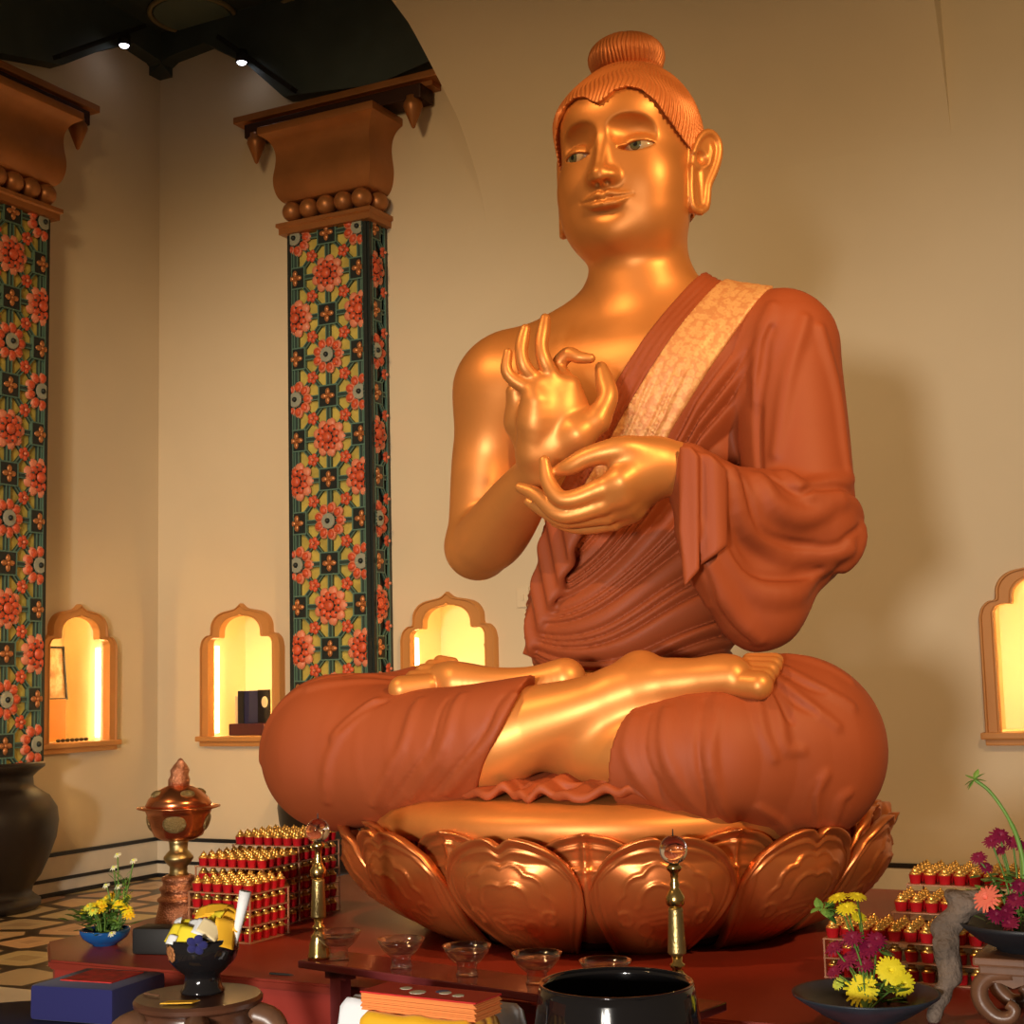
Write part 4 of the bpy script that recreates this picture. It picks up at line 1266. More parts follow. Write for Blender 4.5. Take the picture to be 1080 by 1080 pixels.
# ------------------------------------------------------------------ lit niches
def make_niche(label):
    e = empty('wall_niche', (0, 0, 0), 0, label, 'niche', 'lit wall niches')
    def rim(out, inn, y0, y1):
        bm = bmesh.new()
        A, B = smooth_poly(out, 3), smooth_poly(inn, 3)
        def resample(P, n):
            d = np.concatenate([[0], np.cumsum(np.linalg.norm(np.diff(P, axis=0), axis=1))]); t = np.linspace(0, d[-1], n)
            return np.stack([np.interp(t, d, P[:, k]) for k in (0, 1)], 1)
        return bm, A, B
    O, I = sym(N_OUT), sym(N_IN)
    # frame as rings: outline to outline, bevelled section
    def ringpts(f):
        no, ni = np.array(N_OUT), np.array(N_IN)
        idx_o = [0, 1, 2, 3, 4, 5, 6, 7, 8, 9, 11]; 
        no = no[idx_o]
        return [tuple(a + (b - a) * f) for a, b in zip(no, ni)]
    secs = [(0, 0.0), (0, -.035), (.10, -.050), (.18, -.050), (.24, -.038), (.80, -.038), (.88, -.045), (.97, -.045), (1.0, -.035), (1.0, .012)]
    bm = bmesh.new()
    rows = []
    for f, y in secs:
        h = ringpts(f)
        h = h[:1] + [tuple(v) for v in smooth_poly(h[1:], 3)]
        full = h + [(-x, z) for x, z in h[::-1] if x > 1e-6]
        rows.append([bm.verts.new((x, y, NZ + z)) for x, z in full])
    for a, b in zip(rows, rows[1:]):
        for k in range(len(a) - 1): bm.faces.new((a[k], a[k + 1], b[k + 1], b[k]))
    bmesh.ops.recalc_face_normals(bm, faces=bm.faces)
    obj('frame', bm, M['niche_frame'], e, angle=35)
    bm = bmesh.new()
    add_box(bm, (0, .03, NZ - .018), (.74, .20, .036), bevel=.008); add_box(bm, (0, .035, NZ - .052), (.70, .16, .035), bevel=.006)
    obj('sill', bm, M['niche_frame'], e)
    bm = bmesh.new()   # recess: shelf, back, sides, lid
    add_box(bm, (0, .44, NZ + .45), (.66, .02, .94)); add_box(bm, (0, .24, NZ - .012), (.66, .40, .024))
    for s in (-1, 1): add_box(bm, (s * .33, .25, NZ + .45), (.02, .38, .94))
    add_box(bm, (0, .25, NZ + .91), (.66, .38, .02))
    obj('recess', bm, M['niche_plaster'], e)
    bm = bmesh.new()
    for s in (-1, 1): add_box(bm, (s * .304, .095, NZ + .32), (.016, .020, .60))
    add_box(bm, (0, .095, NZ + .872), (.30, .02, .014))
    obj('light_strip', bm, M['led_warm'], e)
    return e
nl = ['lit arched niche in the back wall with books on a maroon box, near the corner',
      'lit arched niche with a bare twig, just behind the left knee of the seated statue',
      'lit arched niche cut by the right edge, with a small plant inside']
ni = make_niche(nl[0]); ni.location = (BACK_N[0], BY, 0)
for c, l in zip(BACK_N[1:], nl[1:]):
    o = copy_tree(ni); o.location = (c, BY, 0); o['label'] = l
nL = copy_tree(ni); nL.location = (LX, LEFT_N[0], 0); nL.rotation_euler = (0, 0, PI / 2)
nL['label'] = 'lit arched niche in the left wall beside the column, holding a leaning framed picture'

# ---- things in the niches
def leaf_blade(bm, p, d, L, w, mi=0, curl=.3):
    d = Vector(d).normalized(); s = d.cross(Vector((0, 0, 1)))
    if s.length < .1: s = Vector((1, 0, 0))
    s.normalize(); n = s.cross(d)
    prof = [(0, .08), (.25, .75), (.5, 1), (.75, .7), (1, .04)]
    rows = []
    for t, k in prof:
        c = Vector(p) + d * (L * t) - n * (curl * L * t * t * .5)
        rows.append([bm.verts.new(c - s * w * k), bm.verts.new(c + n * w * .25 * k), bm.verts.new(c + s * w * k)])
    for a, b in zip(rows, rows[1:]):
        for k in range(2):
            f = bm.faces.new((a[k], a[k + 1], b[k + 1], b[k])); f.material_index = mi

# left niche: framed picture standing on an orange card
x0, y0 = LX - .22, (-5.48, 3.112, 1.361)[1]
pf = empty('picture_frame', (x0 + .02, y0, NZ + .285), PI / 2, 'thin dark framed print standing in the left wall niche', 'picture')
bm = bmesh.new(); add_box(bm, (0, .004, .17), (.20, .006, .34)); obj('print', bm, M['picture_print'], pf)
bm = bmesh.new()
for s in (-1, 1): add_box(bm, (s * .104, 0, .17), (.012, .02, .36)); add_box(bm, (0, 0, .17 + s * .174), (.22, .02, .012))
obj('frame', bm, M['frame_black'], pf)
pf.rotation_euler = (math.radians(-6), 0, PI / 2)
bm = bmesh.new(); add_box(bm, (0, 0, .14), (.17, .06, .28), bevel=.004)
o = obj('orange_card_box', bm, M['picture_orange']); o.location = (x0 + .02, y0 - .01, NZ); o.rotation_euler = (0, 0, PI / 2)
tag(o, 'orange printed box under the framed print in the left wall niche', 'box')
bx = None
for k in range(7):
    bm = bmesh.new(); add_sphere(bm, (0, 0, .011), (.016, .016, .011), 10, 8)
    o = obj('bead', bm, M['twig'], smooth=True); o.location = (LX - .05, LEFT_N[0] - .10 + .042 * k, NZ)
    tag(o, 'small dark bead in the row along the sill of the left wall niche', 'bead', 'beads on the niche sill')
# back niche by the corner: maroon box, books, small picture
cx, cy = (-4.555, 4.06, 1.003)[0], BY + .16
bm = bmesh.new(); add_box(bm, (0, 0, .04), (.30, .18, .08), bevel=.006)
o = obj('maroon_box', bm, M['maroon_box']); o.location = (cx, cy, NZ); tag(o, 'low maroon box lying in the back wall niche under the books', 'box')
for dx, w, h, key, lab in ((-.10, .022, .19, 'paper_cream', 'thin pale book upright at the left of three on the maroon box'),
                           (-.062, .050, .225, 'slot_black', 'thick black book upright between two others on the maroon box'),
                           (-.010, .042, .225, 'cloth_navy', 'dark navy book upright at the right of three on the maroon box')):
    bk = empty('book', (cx + dx, cy, NZ + .08), 0, lab, 'book', 'books in the corner niche')
    bm = bmesh.new(); add_box(bm, (0, 0, h / 2), (w, .14, h), bevel=.003); obj('cover', bm, M[key], bk)
    bm = bmesh.new(); add_box(bm, (0, .004, h / 2 + .001), (w * .7, .134, h + .002)); obj('pages', bm, M['paper_white'], bk)
sp = empty('small_picture', (cx + .065, cy + .03, NZ + .08), 0, 'small dark picture with a pale figure beside the books on the maroon box', 'picture')
bm = bmesh.new(); add_box(bm, (0, 0, .115), (.10, .012, .23)); obj('panel', bm, M['frame_black'], sp)
bm = bmesh.new(); add_lathe(bm, [(0, -.002), (.026, -.002), (.026, .002)], n=20, M=Matrix.Translation((.01, -.008, .145)) @ Matrix.Rotation(PI / 2, 4, 'X') @ Matrix.Diagonal((1, 1.5, 1, 1))); obj('motif', bm, M['paper_cream'], sp)
# second niche: twig
bm = bmesh.new(); add_tube(bm, smooth_poly([(0, 0, .0), (-.01, 0, .12), (.035, 0, .24), (.055, 0, .36), (.05, 0, .47), (.035, 0, .57)], 5), .006, 6)
for a, b in (((.05, 0, .33), (.015, 0, .31)), ((.035, 0, .24), (.0, 0, .27))): add_tube(bm, [a, b], .004, 6)
o = obj('twig', bm, M['twig'], smooth=True); o.location = (BACK_N[1] + .15, BY + .12, NZ); tag(o, 'thin bare dark twig standing in the niche behind the left knee', 'twig')
# right niche: plant and dish
pl = empty('potted_plant', (BACK_N[2] + .02, BY + .2, NZ), 0, 'small leafy plant in a dark red dish in the niche at the right edge', 'plant')
bm = bmesh.new(); add_lathe(bm, [(0, 0), (.08, 0), (.16, .04), (.17, .07), (.15, .065), (.06, .03), (0, .03)], n=28); obj('dish', bm, M['petal_crimson'], pl, smooth=True)
bm = bmesh.new()
for k in range(26):
    a = RNG.uniform(0, 2 * PI); h = RNG.uniform(.06, .34)
    leaf_blade(bm, (.03 * math.cos(a), .03 * math.sin(a), h), (math.cos(a), math.sin(a), RNG.uniform(-.2, .5)), RNG.uniform(.07, .14), .022)
add_tube(bm, smooth_poly([(0, 0, .03), (.005, 0, .2), (-.02, 0, .36), (-.09, 0, .45), (-.16, 0, .48)], 4), .006, 6)
obj('foliage', bm, M['leaf_green'], pl)
# wall plate by the statue
bm = bmesh.new(); add_box(bm, (0, -.006, 0), (.085, .012, .125), bevel=.003); add_box(bm, (0, -.014, .0), (.02, .01, .035))
o = obj('wall_switch', bm, M['wall_cream']); o.location = (-2.347, 3.9, 1.814); tag(o, 'cream switch plate on the back wall beside the statue waist', 'switch')

# ================================================================== altar
# platform with a chamfered corner
bm = bmesh.new()
poly = [(-1.242, -1.165), (-1.468, -.944), (-1.468, .85), (1.75, .85), (1.75, -1.165)]
def slab(bm, poly, z0, z1, mi=0):
    a = [bm.verts.new((x, y, z0)) for x, y in poly]; b = [bm.verts.new((x, y, z1)) for x, y in poly]
    n = len(poly); fs = [bm.faces.new(a), bm.faces.new(b[::-1])]
    for i in range(n): fs.append(bm.faces.new((a[i], b[i], b[(i + 1) % n], a[(i + 1) % n])))
    for f in fs: f.material_index = mi
altar = empty('altar_platform', (0, 0, 0), 0, 'big dark red altar platform carrying the lotus throne', 'altar')
bm = bmesh.new(); slab(bm, poly, .545, P0); bmesh.ops.recalc_face_normals(bm, faces=bm.faces)
bmesh.ops.bevel(bm, geom=bm.edges[:], offset=.006, segments=2, affect='EDGES'); obj('top', bm, M['altar_red'], altar)
bm = bmesh.new(); slab(bm, [(x * .99, y * .99 if y < .8 else y - .01) for x, y in poly], .0, .545); bmesh.ops.recalc_face_normals(bm, faces=bm.faces); obj('front', bm, M['altar_red_front'], altar)
# lower shelf in front of it, out of frame, that carries the nearest offerings
LZ = .42
low = empty('offering_table', (0, 0, 0), 0, 'low dark red table just under the nearest offerings', 'table')
bm = bmesh.new(); add_box(bm, (.335, -1.74, LZ - .02), (1.39, 1.10, .04), bevel=.006); obj('top', bm, M['altar_red'], low)
for x in (-.30, .96):
    for y in (-2.22, -1.26):
        bm = bmesh.new(); add_box(bm, (x, y, (LZ - .04) / 2), (.06, .06, LZ - .04)); obj('leg', bm, M['altar_red'], low)

# ---------------- bench with water bowls and candlesticks
bx0, bx1 = np.array((-.350, -1.243)), np.array((.735, -1.452))
bd = (bx1 - bx0) / np.linalg.norm(bx1 - bx0); bn = np.array((-bd[1], bd[0])); BL = float(np.linalg.norm(bx1 - bx0))
BR = math.atan2(bd[1], bd[0]); BZ = .64
bench = empty('bowl_bench', (*((bx0 + bx1) / 2 + bn * .075), BZ), BR, 'long low glossy maroon bench holding the row of glass water bowls', 'bench')
bm = bmesh.new(); add_box(bm, (0, 0, -.009), (BL, .15, .018), bevel=.003); obj('top', bm, M['bench_maroon'], bench)
for x in (-BL / 2 + .12, 0, BL / 2 - .12):
    bm = bmesh.new(); add_box(bm, (x, -.050, -.018 - (BZ - LZ - .018) / 2), (.035, .034, BZ - LZ - .018)); add_box(bm, (x, -.050, -.026), (.07, .034, .016)); obj('leg', bm, M['bench_maroon'], bench)

def water_bowl():
    e = empty('water_bowl', (0, 0, 0), 0, 'x', 'bowl', 'glass water bowls on the bench')
    bm = bmesh.new()
    o = [(0, .0), (.020, .0), (.0215, .002), (.019, .008), (.0185, .022), (.024, .0265), (.034, .036), (.042, .049), (.0465, .060)]
    i = [(.0445, .060), (.040, .050), (.032, .0385), (.021, .030), (0, .0275)]
    o, i = [(a * 1.2, b * 1.12) for a, b in o], [(a * 1.2, b * 1.12) for a, b in i]
    add_lathe(bm, o + i, n=40, cap=False); obj('glass', bm, M['glass'], e, smooth=True)
    bm = bmesh.new(); add_lathe(bm, [(.0455, .0545), (.0440, .0540), (0, .0540)], n=40, cap=False); obj('water', bm, M['water'], e, smooth=True)
    return e
wb = water_bowl()
lab = ['glass water bowl first from the left, beside the brass candlestick', 'second glass water bowl from the left on the maroon bench', 'middle one of the five glass water bowls on the bench',
       'glass water bowl fourth from the left, just left of the black bowl', 'glass water bowl mostly hidden behind the rim of the black bowl']
for k, p in enumerate([(-0.261, -1.2, 0.64), (-0.059, -1.237, 0.64), (0.131, -1.26, 0.64), (0.322, -1.287, 0.64), (0.499, -1.313, 0.64)]):
    o = wb if k == 0 else copy_tree(wb)
    d = (p[0] - bx0[0]) * bd[0] + (p[1] - bx0[1]) * bd[1]; h = (p[0] - bx0[0]) * bn[0] + (p[1] - bx0[1]) * bn[1]
    q = bx0 + bd * d + bn * min(max(h, .06), .09)
    o.location = (q[0], q[1], BZ + .0005); o['label'] = lab[k]

def candlestick():
    e = empty('candlestick', (0, 0, 0), 0, 'x', 'candlestick', 'brass candlesticks with crystal balls')
    bm = bmesh.new()
    add_lathe(bm, [(0, 0), (.0225, 0), (.023, .006), (.021, .012), (.019, .030), (.0155, .042), (.016, .046), (.011, .050), (.009, .056), (.013, .060), (.013, .064), (.008, .068), (.009, .078)], n=28); obj('foot', bm, M['brass'], e, smooth=True)
    bm = bmesh.new()
    pr = [(.010, .078), (.0150, .082)]
    for k in range(16): z = .084 + .0042 * k; pr += [(.0162 - .0002 * k, z), (.0150 - .0002 * k, z + .0021)]
    pr += [(.013, .153), (.012, .158)]
    add_lathe(bm, pr, n=28); obj('grip', bm, M['brass_dull'], e, smooth=True)
    bm = bmesh.new()
    add_lathe(bm, [(.010, .158), (.0155, .164), (.0165, .176), (.011, .186), (.007, .192), (.009, .197), (.0065, .203), (.007, .216), (.012, .221), (.014, .226), (.010, .230), (.008, .233), (0, .233)], n=28); obj('stem', bm, M['brass'], e, smooth=True)
    bm = bmesh.new(); add_sphere(bm, (0, 0, .255), .0245, 32, 24); obj('crystal_ball', bm, M['crystal'], e, smooth=True)
    bm = bmesh.new(); add_tube(bm, [(0, 0, .279), (0, 0, .290)], [.0014, .0008], 6); obj('wick', bm, M['slot_black'], e)
    return e
cs = candlestick()
for k, (px, l) in enumerate((((-0.371, -1.134, 0.64), 'brass candlestick with a crystal ball at the left end of the bench'), ((0.677, -1.352, 0.64), 'brass candlestick with a crystal ball behind the black singing bowl'))):
    o = cs if k == 0 else copy_tree(cs)
    d = (px[0] - bx0[0]) * bd[0] + (px[1] - bx0[1]) * bd[1]; h = (px[0] - bx0[0]) * bn[0] + (px[1] - bx0[1]) * bn[1]; d = min(max(d, .030), BL - .030)
    q = bx0 + bd * d + bn * (.042 if k == 0 else min(max(h, .045), .105))
    o.location = (q[0], q[1], BZ + .0005); o['label'] = l
    o.scale = (1.2, 1.2, 1.2)

# ---------------- black singing bowl
sb = empty('singing_bowl', (.672, -1.650, LZ), 0, 'big glossy black singing bowl, cut by the bottom edge of the picture', 'bowl')
bm = bmesh.new()
o_ = [(0, .03), (.09, .03), (.13, .045), (.158, .10), (.166, .17), (.163, .24), (.155, .295), (.152, .308)]
i_ = [(.146, .310), (.143, .300), (.150, .24), (.152, .17), (.143, .10), (.11, .06), (0, .05)]
o_, i_ = [(a * .95, b * 1.02) for a, b in o_], [(a * .95, b * 1.02) for a, b in i_]
add_lathe(bm, o_ + i_, n=72, cap=False); obj('bowl', bm, M['lacquer_black'], sb, smooth=True)
bm = bmesh.new(); add_tube(bm, [(.1420 * math.cos(t * PI / 36), .1420 * math.sin(t * PI / 36), .3155) for t in range(72)], .0030, 8, closed=True); obj('rim', bm, M['lacquer_black'], sb, smooth=True)
bm = bmesh.new(); add_lathe(bm, [(0, 0), (.10, 0), (.125, .02), (.12, .04), (.09, .045), (0, .04)], n=40); obj('cushion', bm, M['velvet_red'], sb, smooth=True)

# ---------------- draped white cloth, yellow cloth, long book
def drape(name, x0, x1, y0, y1, zt, zb, m, amp, seed, label, cat, thick=.004, n=44):
    bm = bmesh.new()
    V = {}
    ex = .13
    for i in range(n + 1):
        for j in range(n + 1):
            a, b = -1.6 + 3.2 * i / n, -1.6 + 3.2 * j / n
            ca, cb = max(-1, min(1, a)), max(-1, min(1, b))
            x = (x0 + x1) / 2 + ca * (x1 - x0) / 2; y = (y0 + y1) / 2 + cb * (y1 - y0) / 2
            oa, ob = a - ca, b - cb
            out = math.hypot(oa, ob)
            drop = min(out / .6, 1.35) * (zt - zb)
            w = math.sin(7 * (a + seed)) * .5 + math.sin(9 * (b - seed)) * .5 + .25 * math.sin(13 * (a + b))
            flare = (out * .045 + out * amp * w)
            x += (flare * (1 if oa > 0 else -1) if oa else 0) + .2 * flare * w * (ob != 0)
            y += (flare * (1 if ob > 0 else -1) if ob else 0) + .2 * flare * w * (oa != 0)
            z = zt - drop + .0035 * w * (1 if out == 0 else 0)
            V[i, j] = bm.verts.new((x, y, max(z, zb)))
    for i in range(n):
        for j in range(n):
            bm.faces.new((V[i, j], V[i + 1, j], V[i + 1, j + 1], V[i, j + 1]))
    bmesh.ops.recalc_face_normals(bm, faces=bm.faces)
    o = obj(name, bm, m, smooth=True)
    mod = o.modifiers.new('thick', 'SOLIDIFY'); mod.thickness = thick; mod.offset = 1
    return tag(o, label, cat)
bm = bmesh.new(); add_box(bm, (.298, -1.700, (LZ + .668) / 2), (.31, .07, .668 - LZ), bevel=.01)
tag(obj('offering_stand', bm, M['wood_dark']), 'small stand hidden under the white floral cloth at the bottom edge', 'stand')
bm = bmesh.new(); add_box(bm, (.380, -1.846, (LZ + .670) / 2), (.19, .075, .670 - LZ), bevel=.01)
tag(obj('book_rest', bm, M['wood_dark']), 'low block hidden under the yellow cloth at the bottom edge', 'stand')
drape('floral_cloth', .125, .472, -1.748, -1.655, .6800, LZ + .01, M['cloth_floral'], .022, .3, 'white cloth with small printed sprigs draped behind the long red book', 'cloth')
drape('yellow_cloth', .272, .488, -1.893, -1.798, .6905, .56, M['cloth_yellow'], .03, 1.1, 'bright yellow cloth folded under the long red book', 'cloth', thick=.008)
bk = empty('long_book', (.380, -1.838, .6995), math.radians(-3), 'thick long book with a red cover and orange page edges on yellow cloth', 'book')
bm = bmesh.new()
for k in range(11):
    w = .250 - .004 * math.sin(k * 2.1); add_box(bm, (.001 * math.sin(k * 1.7), .0008 * math.cos(k * 2.3), .0014 + .0028 * k), (w, .088, .0026))
obj('pages', bm, M['book_pages'], bk)
bm = bmesh.new(); add_box(bm, (0, 0, .0325), (.254, .090, .003)); obj('cover', bm, M['book_cover'], bk)
bm = bmesh.new()
for x, m_, r in ((-.06, 0, .012), (-.02, 0, .016), (.02, 1, .013), (.03, 0, .012), (.065, 0, .011)):
    add_lathe(bm, [(0, .0348), (r, .0346), (r, .034)], c=(x, .012 * math.sin(x * 90), 0), n=12, mi=m_)
obj('cover_flowers', bm, [M['petal_white'], M['velvet_blue']], bk)

# ---------------- left front: carved stand, bowl of slips, blue box
SX, SY, SZ = -.138, -1.868, .695
ws = empty('round_stand', (SX, SY, LZ), 0, 'round dark carved wooden stand under the black bowl of paper slips', 'stand')
bm = bmesh.new(); add_lathe(bm, [(0, SZ - LZ - .02), (.118, SZ - LZ - .02), (.126, SZ - LZ - .014), (.127, SZ - LZ - .006), (.122, SZ - LZ), (.10, SZ - LZ - .002), (0, SZ - LZ - .002)], n=56); obj('top', bm, M['wood_dark'], ws, angle=40)
bm = bmesh.new(); add_lathe(bm, [(.105, SZ - LZ - .055), (.122, SZ - LZ - .045), (.112, SZ - LZ - .03), (.116, SZ - LZ - .02), (0, SZ - LZ - .02)], n=56); obj('apron', bm, M['wood_dark'], ws, smooth=True)
for k in range(5):
    a = 2 * PI * k / 5 + .35
    bm = bmesh.new()
    pts = [(.108, SZ - LZ - .035), (.150, SZ - LZ - .050), (.158, SZ - LZ - .09), (.128, SZ - LZ - .15), (.118, SZ - LZ - .20), (.140, .02), (.150, .012)]
    add_tube(bm, smooth_poly([(r * math.cos(a), r * math.sin(a), z) for r, z in pts], 4), [.026] * 9 + [.020] * 8 + [.014] * 8, 10); obj('leg', bm, M['wood_stand'], ws, smooth=True)
bm = bmesh.new(); add_lathe(bm, [(.0, .0), (.145, .0), (.152, .012), (.13, .02), (0, .02)], n=40); obj('base_ring', bm, M['wood_dark'], ws, smooth=True)
db = empty('slip_bowl', (-.150, -1.840, SZ), 0, 'black footed bowl with a gold flower, heaped with yellow paper slips', 'bowl')
bm = bmesh.new()
add_lathe(bm, [(0, 0), (.043, 0), (.044, .004), (.038, .012), (.035, .030), (.036, .036), (.050, .046), (.066, .064), (.072, .084), (.071, .100), (.068, .108), (.064, .108), (.066, .096), (.062, .072), (.045, .052), (0, .046)], n=48, cap=False); obj('bowl', bm, M['lacquer_black'], db, smooth=True)
bm = bmesh.new()
va = math.radians(-112)
T0 = Matrix.Rotation(va, 4, 'Z') @ Matrix.Translation((.0702, 0, .083)) @ Matrix.Rotation(math.radians(8), 4, 'Y')
for k in range(8):
    a = 2 * PI * k / 8
    add_sphere(bm, (0, 0, 0), 1, 8, 6, M=T0 @ Matrix.Translation((0, .011 * math.cos(a), .011 * math.sin(a))) @ Matrix.Diagonal((.0018, .0062, .0062, 1)))
add_sphere(bm, (0, 0, 0), 1, 8, 6, M=T0 @ Matrix.Diagonal((.0028, .006, .006, 1))); obj('flower_emblem', bm, M['flower_gold'], db, smooth=True)
slips = [  # x, y, z, tilt x, tilt y, spin, w, h, material, label
    (-.050, -.020, .120, 62, -24, -20, .034, .046, 'paper_white', 'white paper slip leaning out at the left rim of the black bowl'),
    (-.046, -.012, .116, 58, -10, -8, .040, .050, 'paper_yellow', 'yellow slip right behind the white one at the left rim of the black bowl'),
    (-.022, -.040, .118, 52, 6, 4, .048, .040, 'paper_yellow', 'yellow slip at the front rim of the black bowl, just left of center'),
    (-.002, -.044, .114, 60, 10, 10, .044, .040, 'paper_yellow', 'yellow slip at the very front of the black bowl'),
    (-.026, -.056, .110, 64, 4, 0, .022, .018, 'paper_white', 'tiny pale slip at the front rim of the black bowl'),
    (-.006, -.010, .130, 40, 0, 12, .040, .030, 'paper_white', 'white slip lying in the middle of the black bowl heap'),
    (.030, -.026, .126, 48, 28, 30, .048, .036, 'paper_white', 'white slip tipped to the right in the black bowl, under a cream one'),
    (.040, -.028, .128, 50, 34, 34, .044, .034, 'paper_cream', 'cream slip tipped to the right in the black bowl'),
    (.056, -.006, .118, 68, 18, 62, .044, .056, 'paper_orange', 'orange slip standing at the right rim of the black bowl'),
    (.012, .012, .140, 44, -12, -14, .050, .034, 'paper_yellow', 'yellow slip behind the white ones in the black bowl'),
    (-.012, .030, .150, 38, -8, 10, .054, .034, 'paper_orange', 'orange yellow slip at the top left of the black bowl heap'),
    (.010, .036, .154, 30, 4, 28, .052, .034, 'paper_orange', 'orange yellow slip at the very top of the black bowl heap'),
    (.034, .030, .147, 34, 14, -20, .052, .034, 'paper_orange', 'orange slip at the top right of the black bowl heap'),
    (.048, .020, .138, 40, 24, 16, .050, .036, 'paper_orange', 'orange slip behind the white paper roll in the black bowl'),
]
for x, y, z, tx, ty, sp_, w, h, mk, lb in slips:
    bm = bmesh.new()
    n = 6; w *= 1.04; h *= 1.04
    g = [[bm.verts.new((w * (i / n - .5), h * (j / n - .5), .004 * math.sin(PI * i / n) - .002 * (j / n))) for j in range(n + 1)] for i in range(n + 1)]
    for i in range(n):
        for j in range(n): bm.faces.new((g[i][j], g[i + 1][j], g[i + 1][j + 1], g[i][j + 1]))
    o = obj('paper_slip', bm, M[mk], smooth=True)
    mod = o.modifiers.new('t', 'SOLIDIFY'); mod.thickness = .0012
    o.location = (-.150 + x * 1.1, -1.840 + y * 1.1, SZ - .004 + z * 1.04); o.rotation_euler = (math.radians(tx), math.radians(ty), math.radians(sp_))
    tag(o, lb, 'paper slip', 'slips in the black bowl')
bm = bmesh.new()
add_lathe(bm, [(.0045, 0), (.007, .03), (.010, .075), (.0125, .118), (.0115, .118), (.0085, .075), (.004, .02)], n=20, cap=False)
o = obj('paper_roll', bm, M['paper_white'], smooth=True); o.location = (-.088, -1.822, SZ + .082); o.rotation_euler = (math.radians(-6), math.radians(11), 0)
tag(o, 'white paper rolled to a cone, stuck in the right side of the black bowl', 'paper')
bm = bmesh.new()
petals(bm, (0, 0, 0), 5, .012, .011, .009, .004, 0)
o = obj('ribbon_bow', bm, M['velvet_blue'], smooth=True); o.location = (-.112, -1.904, SZ + .104); o.rotation_euler = (.3, 0, .5)
tag(o, 'small dark blue bow on the front rim of the black bowl of slips', 'bow')
o = None
bm = bmesh.new(); add_box(bm, (0, 0, .001), (.062, .022, .002))
for v in bm.verts: v.co.x += v.co.y * .5
o = obj('yellow_card', bm, M['paper_orange']); o.location = (-.125, -1.938, SZ + .0005); o.rotation_euler = (0, 0, math.radians(28)); tag(o, 'small yellow card lying on the round wooden stand', 'card')
bm = bmesh.new(); add_tube(bm, [(-.022, 0, .002), (.022, 0, .002)], .0019, 8)
o = obj('match_stick', bm, M['wood_stand']); o.location = (-.225, -1.905, SZ); o.rotation_euler = (0, 0, math.radians(-8)); tag(o, 'thin dark stick lying at the left of the round wooden stand', 'stick')
bm = bmesh.new(); add_tube(bm, [(-.035, 0, .003), (.02, 0, .003), (.035, 0, .003)], [.003, .003, .001], 8)
o = obj('pen', bm, M['slot_black']); o.location = (-0.494, -1.114, 0.571); o.rotation_euler = (0, 0, math.radians(4)); tag(o, 'dark pen lying at the front edge of the red altar', 'pen')

# blue velvet box on a navy cloth table
tb = empty('cloth_table', (-.665, -1.87, 0), 0, 'round table under a navy cloth at the bottom left corner', 'table')
bm = bmesh.new(); add_lathe(bm, [(0, .594), (.245, .594), (.258, .590), (.264, .57), (.268, .30), (.275, .02), (0, .02)], n=48); obj('cloth', bm, M['cloth_navy'], tb, smooth=True)
bb = empty('velvet_box', (-.552, -1.705, .594), math.radians(7), 'square navy velvet box with a red velvet top at the lower left', 'box')
bm = bmesh.new(); add_box(bm, (0, 0, .038), (.215, .200, .076), bevel=.012); obj('body', bm, M['velvet_blue'], bb, angle=50)
bm = bmesh.new(); add_box(bm, (0, .012, .0765), (.135, .120, .004), bevel=.0015); obj('inset', bm, M['velvet_red'], bb)
# black box between bowl and slips
bm = bmesh.new(); add_box(bm, (0, 0, .036), (.125, .085, .072), bevel=.010)
o = obj('black_box', bm, M['slot_black'], angle=50); o.location = (-1.025, -.965, P0); o.rotation_euler = (0, 0, math.radians(14)); tag(o, 'plain black box on the red altar beside the blue flower bowl', 'box')

# ---------------- lidded copper chalice
cu = empty('lidded_chalice', (-1.300, -.560, P0), 0, 'tall lidded copper chalice with a brass stem on the left of the altar', 'chalice')
bm = bmesh.new()
add_lathe(bm, [(0, 0), (.078, 0), (.080, .008), (.074, .03), (.068, .055), (.064, .075), (.070, .080), (.071, .088), (.062, .094), (.057, .10), (.060, .112), (.064, .118), (.063, .126), (.054, .132), (.052, .142), (.057, .150), (.056, .160), (.044, .166), (0, .166)], n=48); obj('foot', bm, M['copper_hammered'], cu, smooth=True)
bm = bmesh.new()
add_lathe(bm, [(.036, .166), (.030, .175), (.030, .195), (.040, .205), (.050, .220), (.050, .228), (.038, .242), (.030, .250), (.032, .275), (.036, .285)], n=36); obj('stem', bm, M['brass_dull'], cu, smooth=True)
bm = bmesh.new()
add_lathe(bm, [(0, .283), (.055, .285), (.082, .300), (.097, .335), (.106, .370), (.112, .386), (.140, .394), (.141, .398), (.112, .400), (0, .400)], n=56); obj('bowl', bm, M['copper'], cu, smooth=True)
bm = bmesh.new()
add_lathe(bm, [(.108, .399), (.112, .404), (.102, .425), (.075, .452), (.045, .466), (.036, .470), (0, .472)], n=56)
lid = obj('lid', bm, M['copper'], cu, smooth=True)
bm = bmesh.new()
add_lathe(bm, [(0, .465), (.036, .468), (.037, .490), (.030, .505), (.033, .522), (.022, .540), (.012, .552), (0, .556)], n=24)
for v in bm.verts:
    t = max(v.co.z - .47, 0); v.co.x += .10 * t
add_sphere(bm, (.018, -.012, .530), (.018, .012, .034), 12, 10); add_sphere(bm, (-.012, .01, .510), (.024, .02, .026), 12, 10)
obj('finial', bm, M['copper_hammered'], cu, smooth=True)
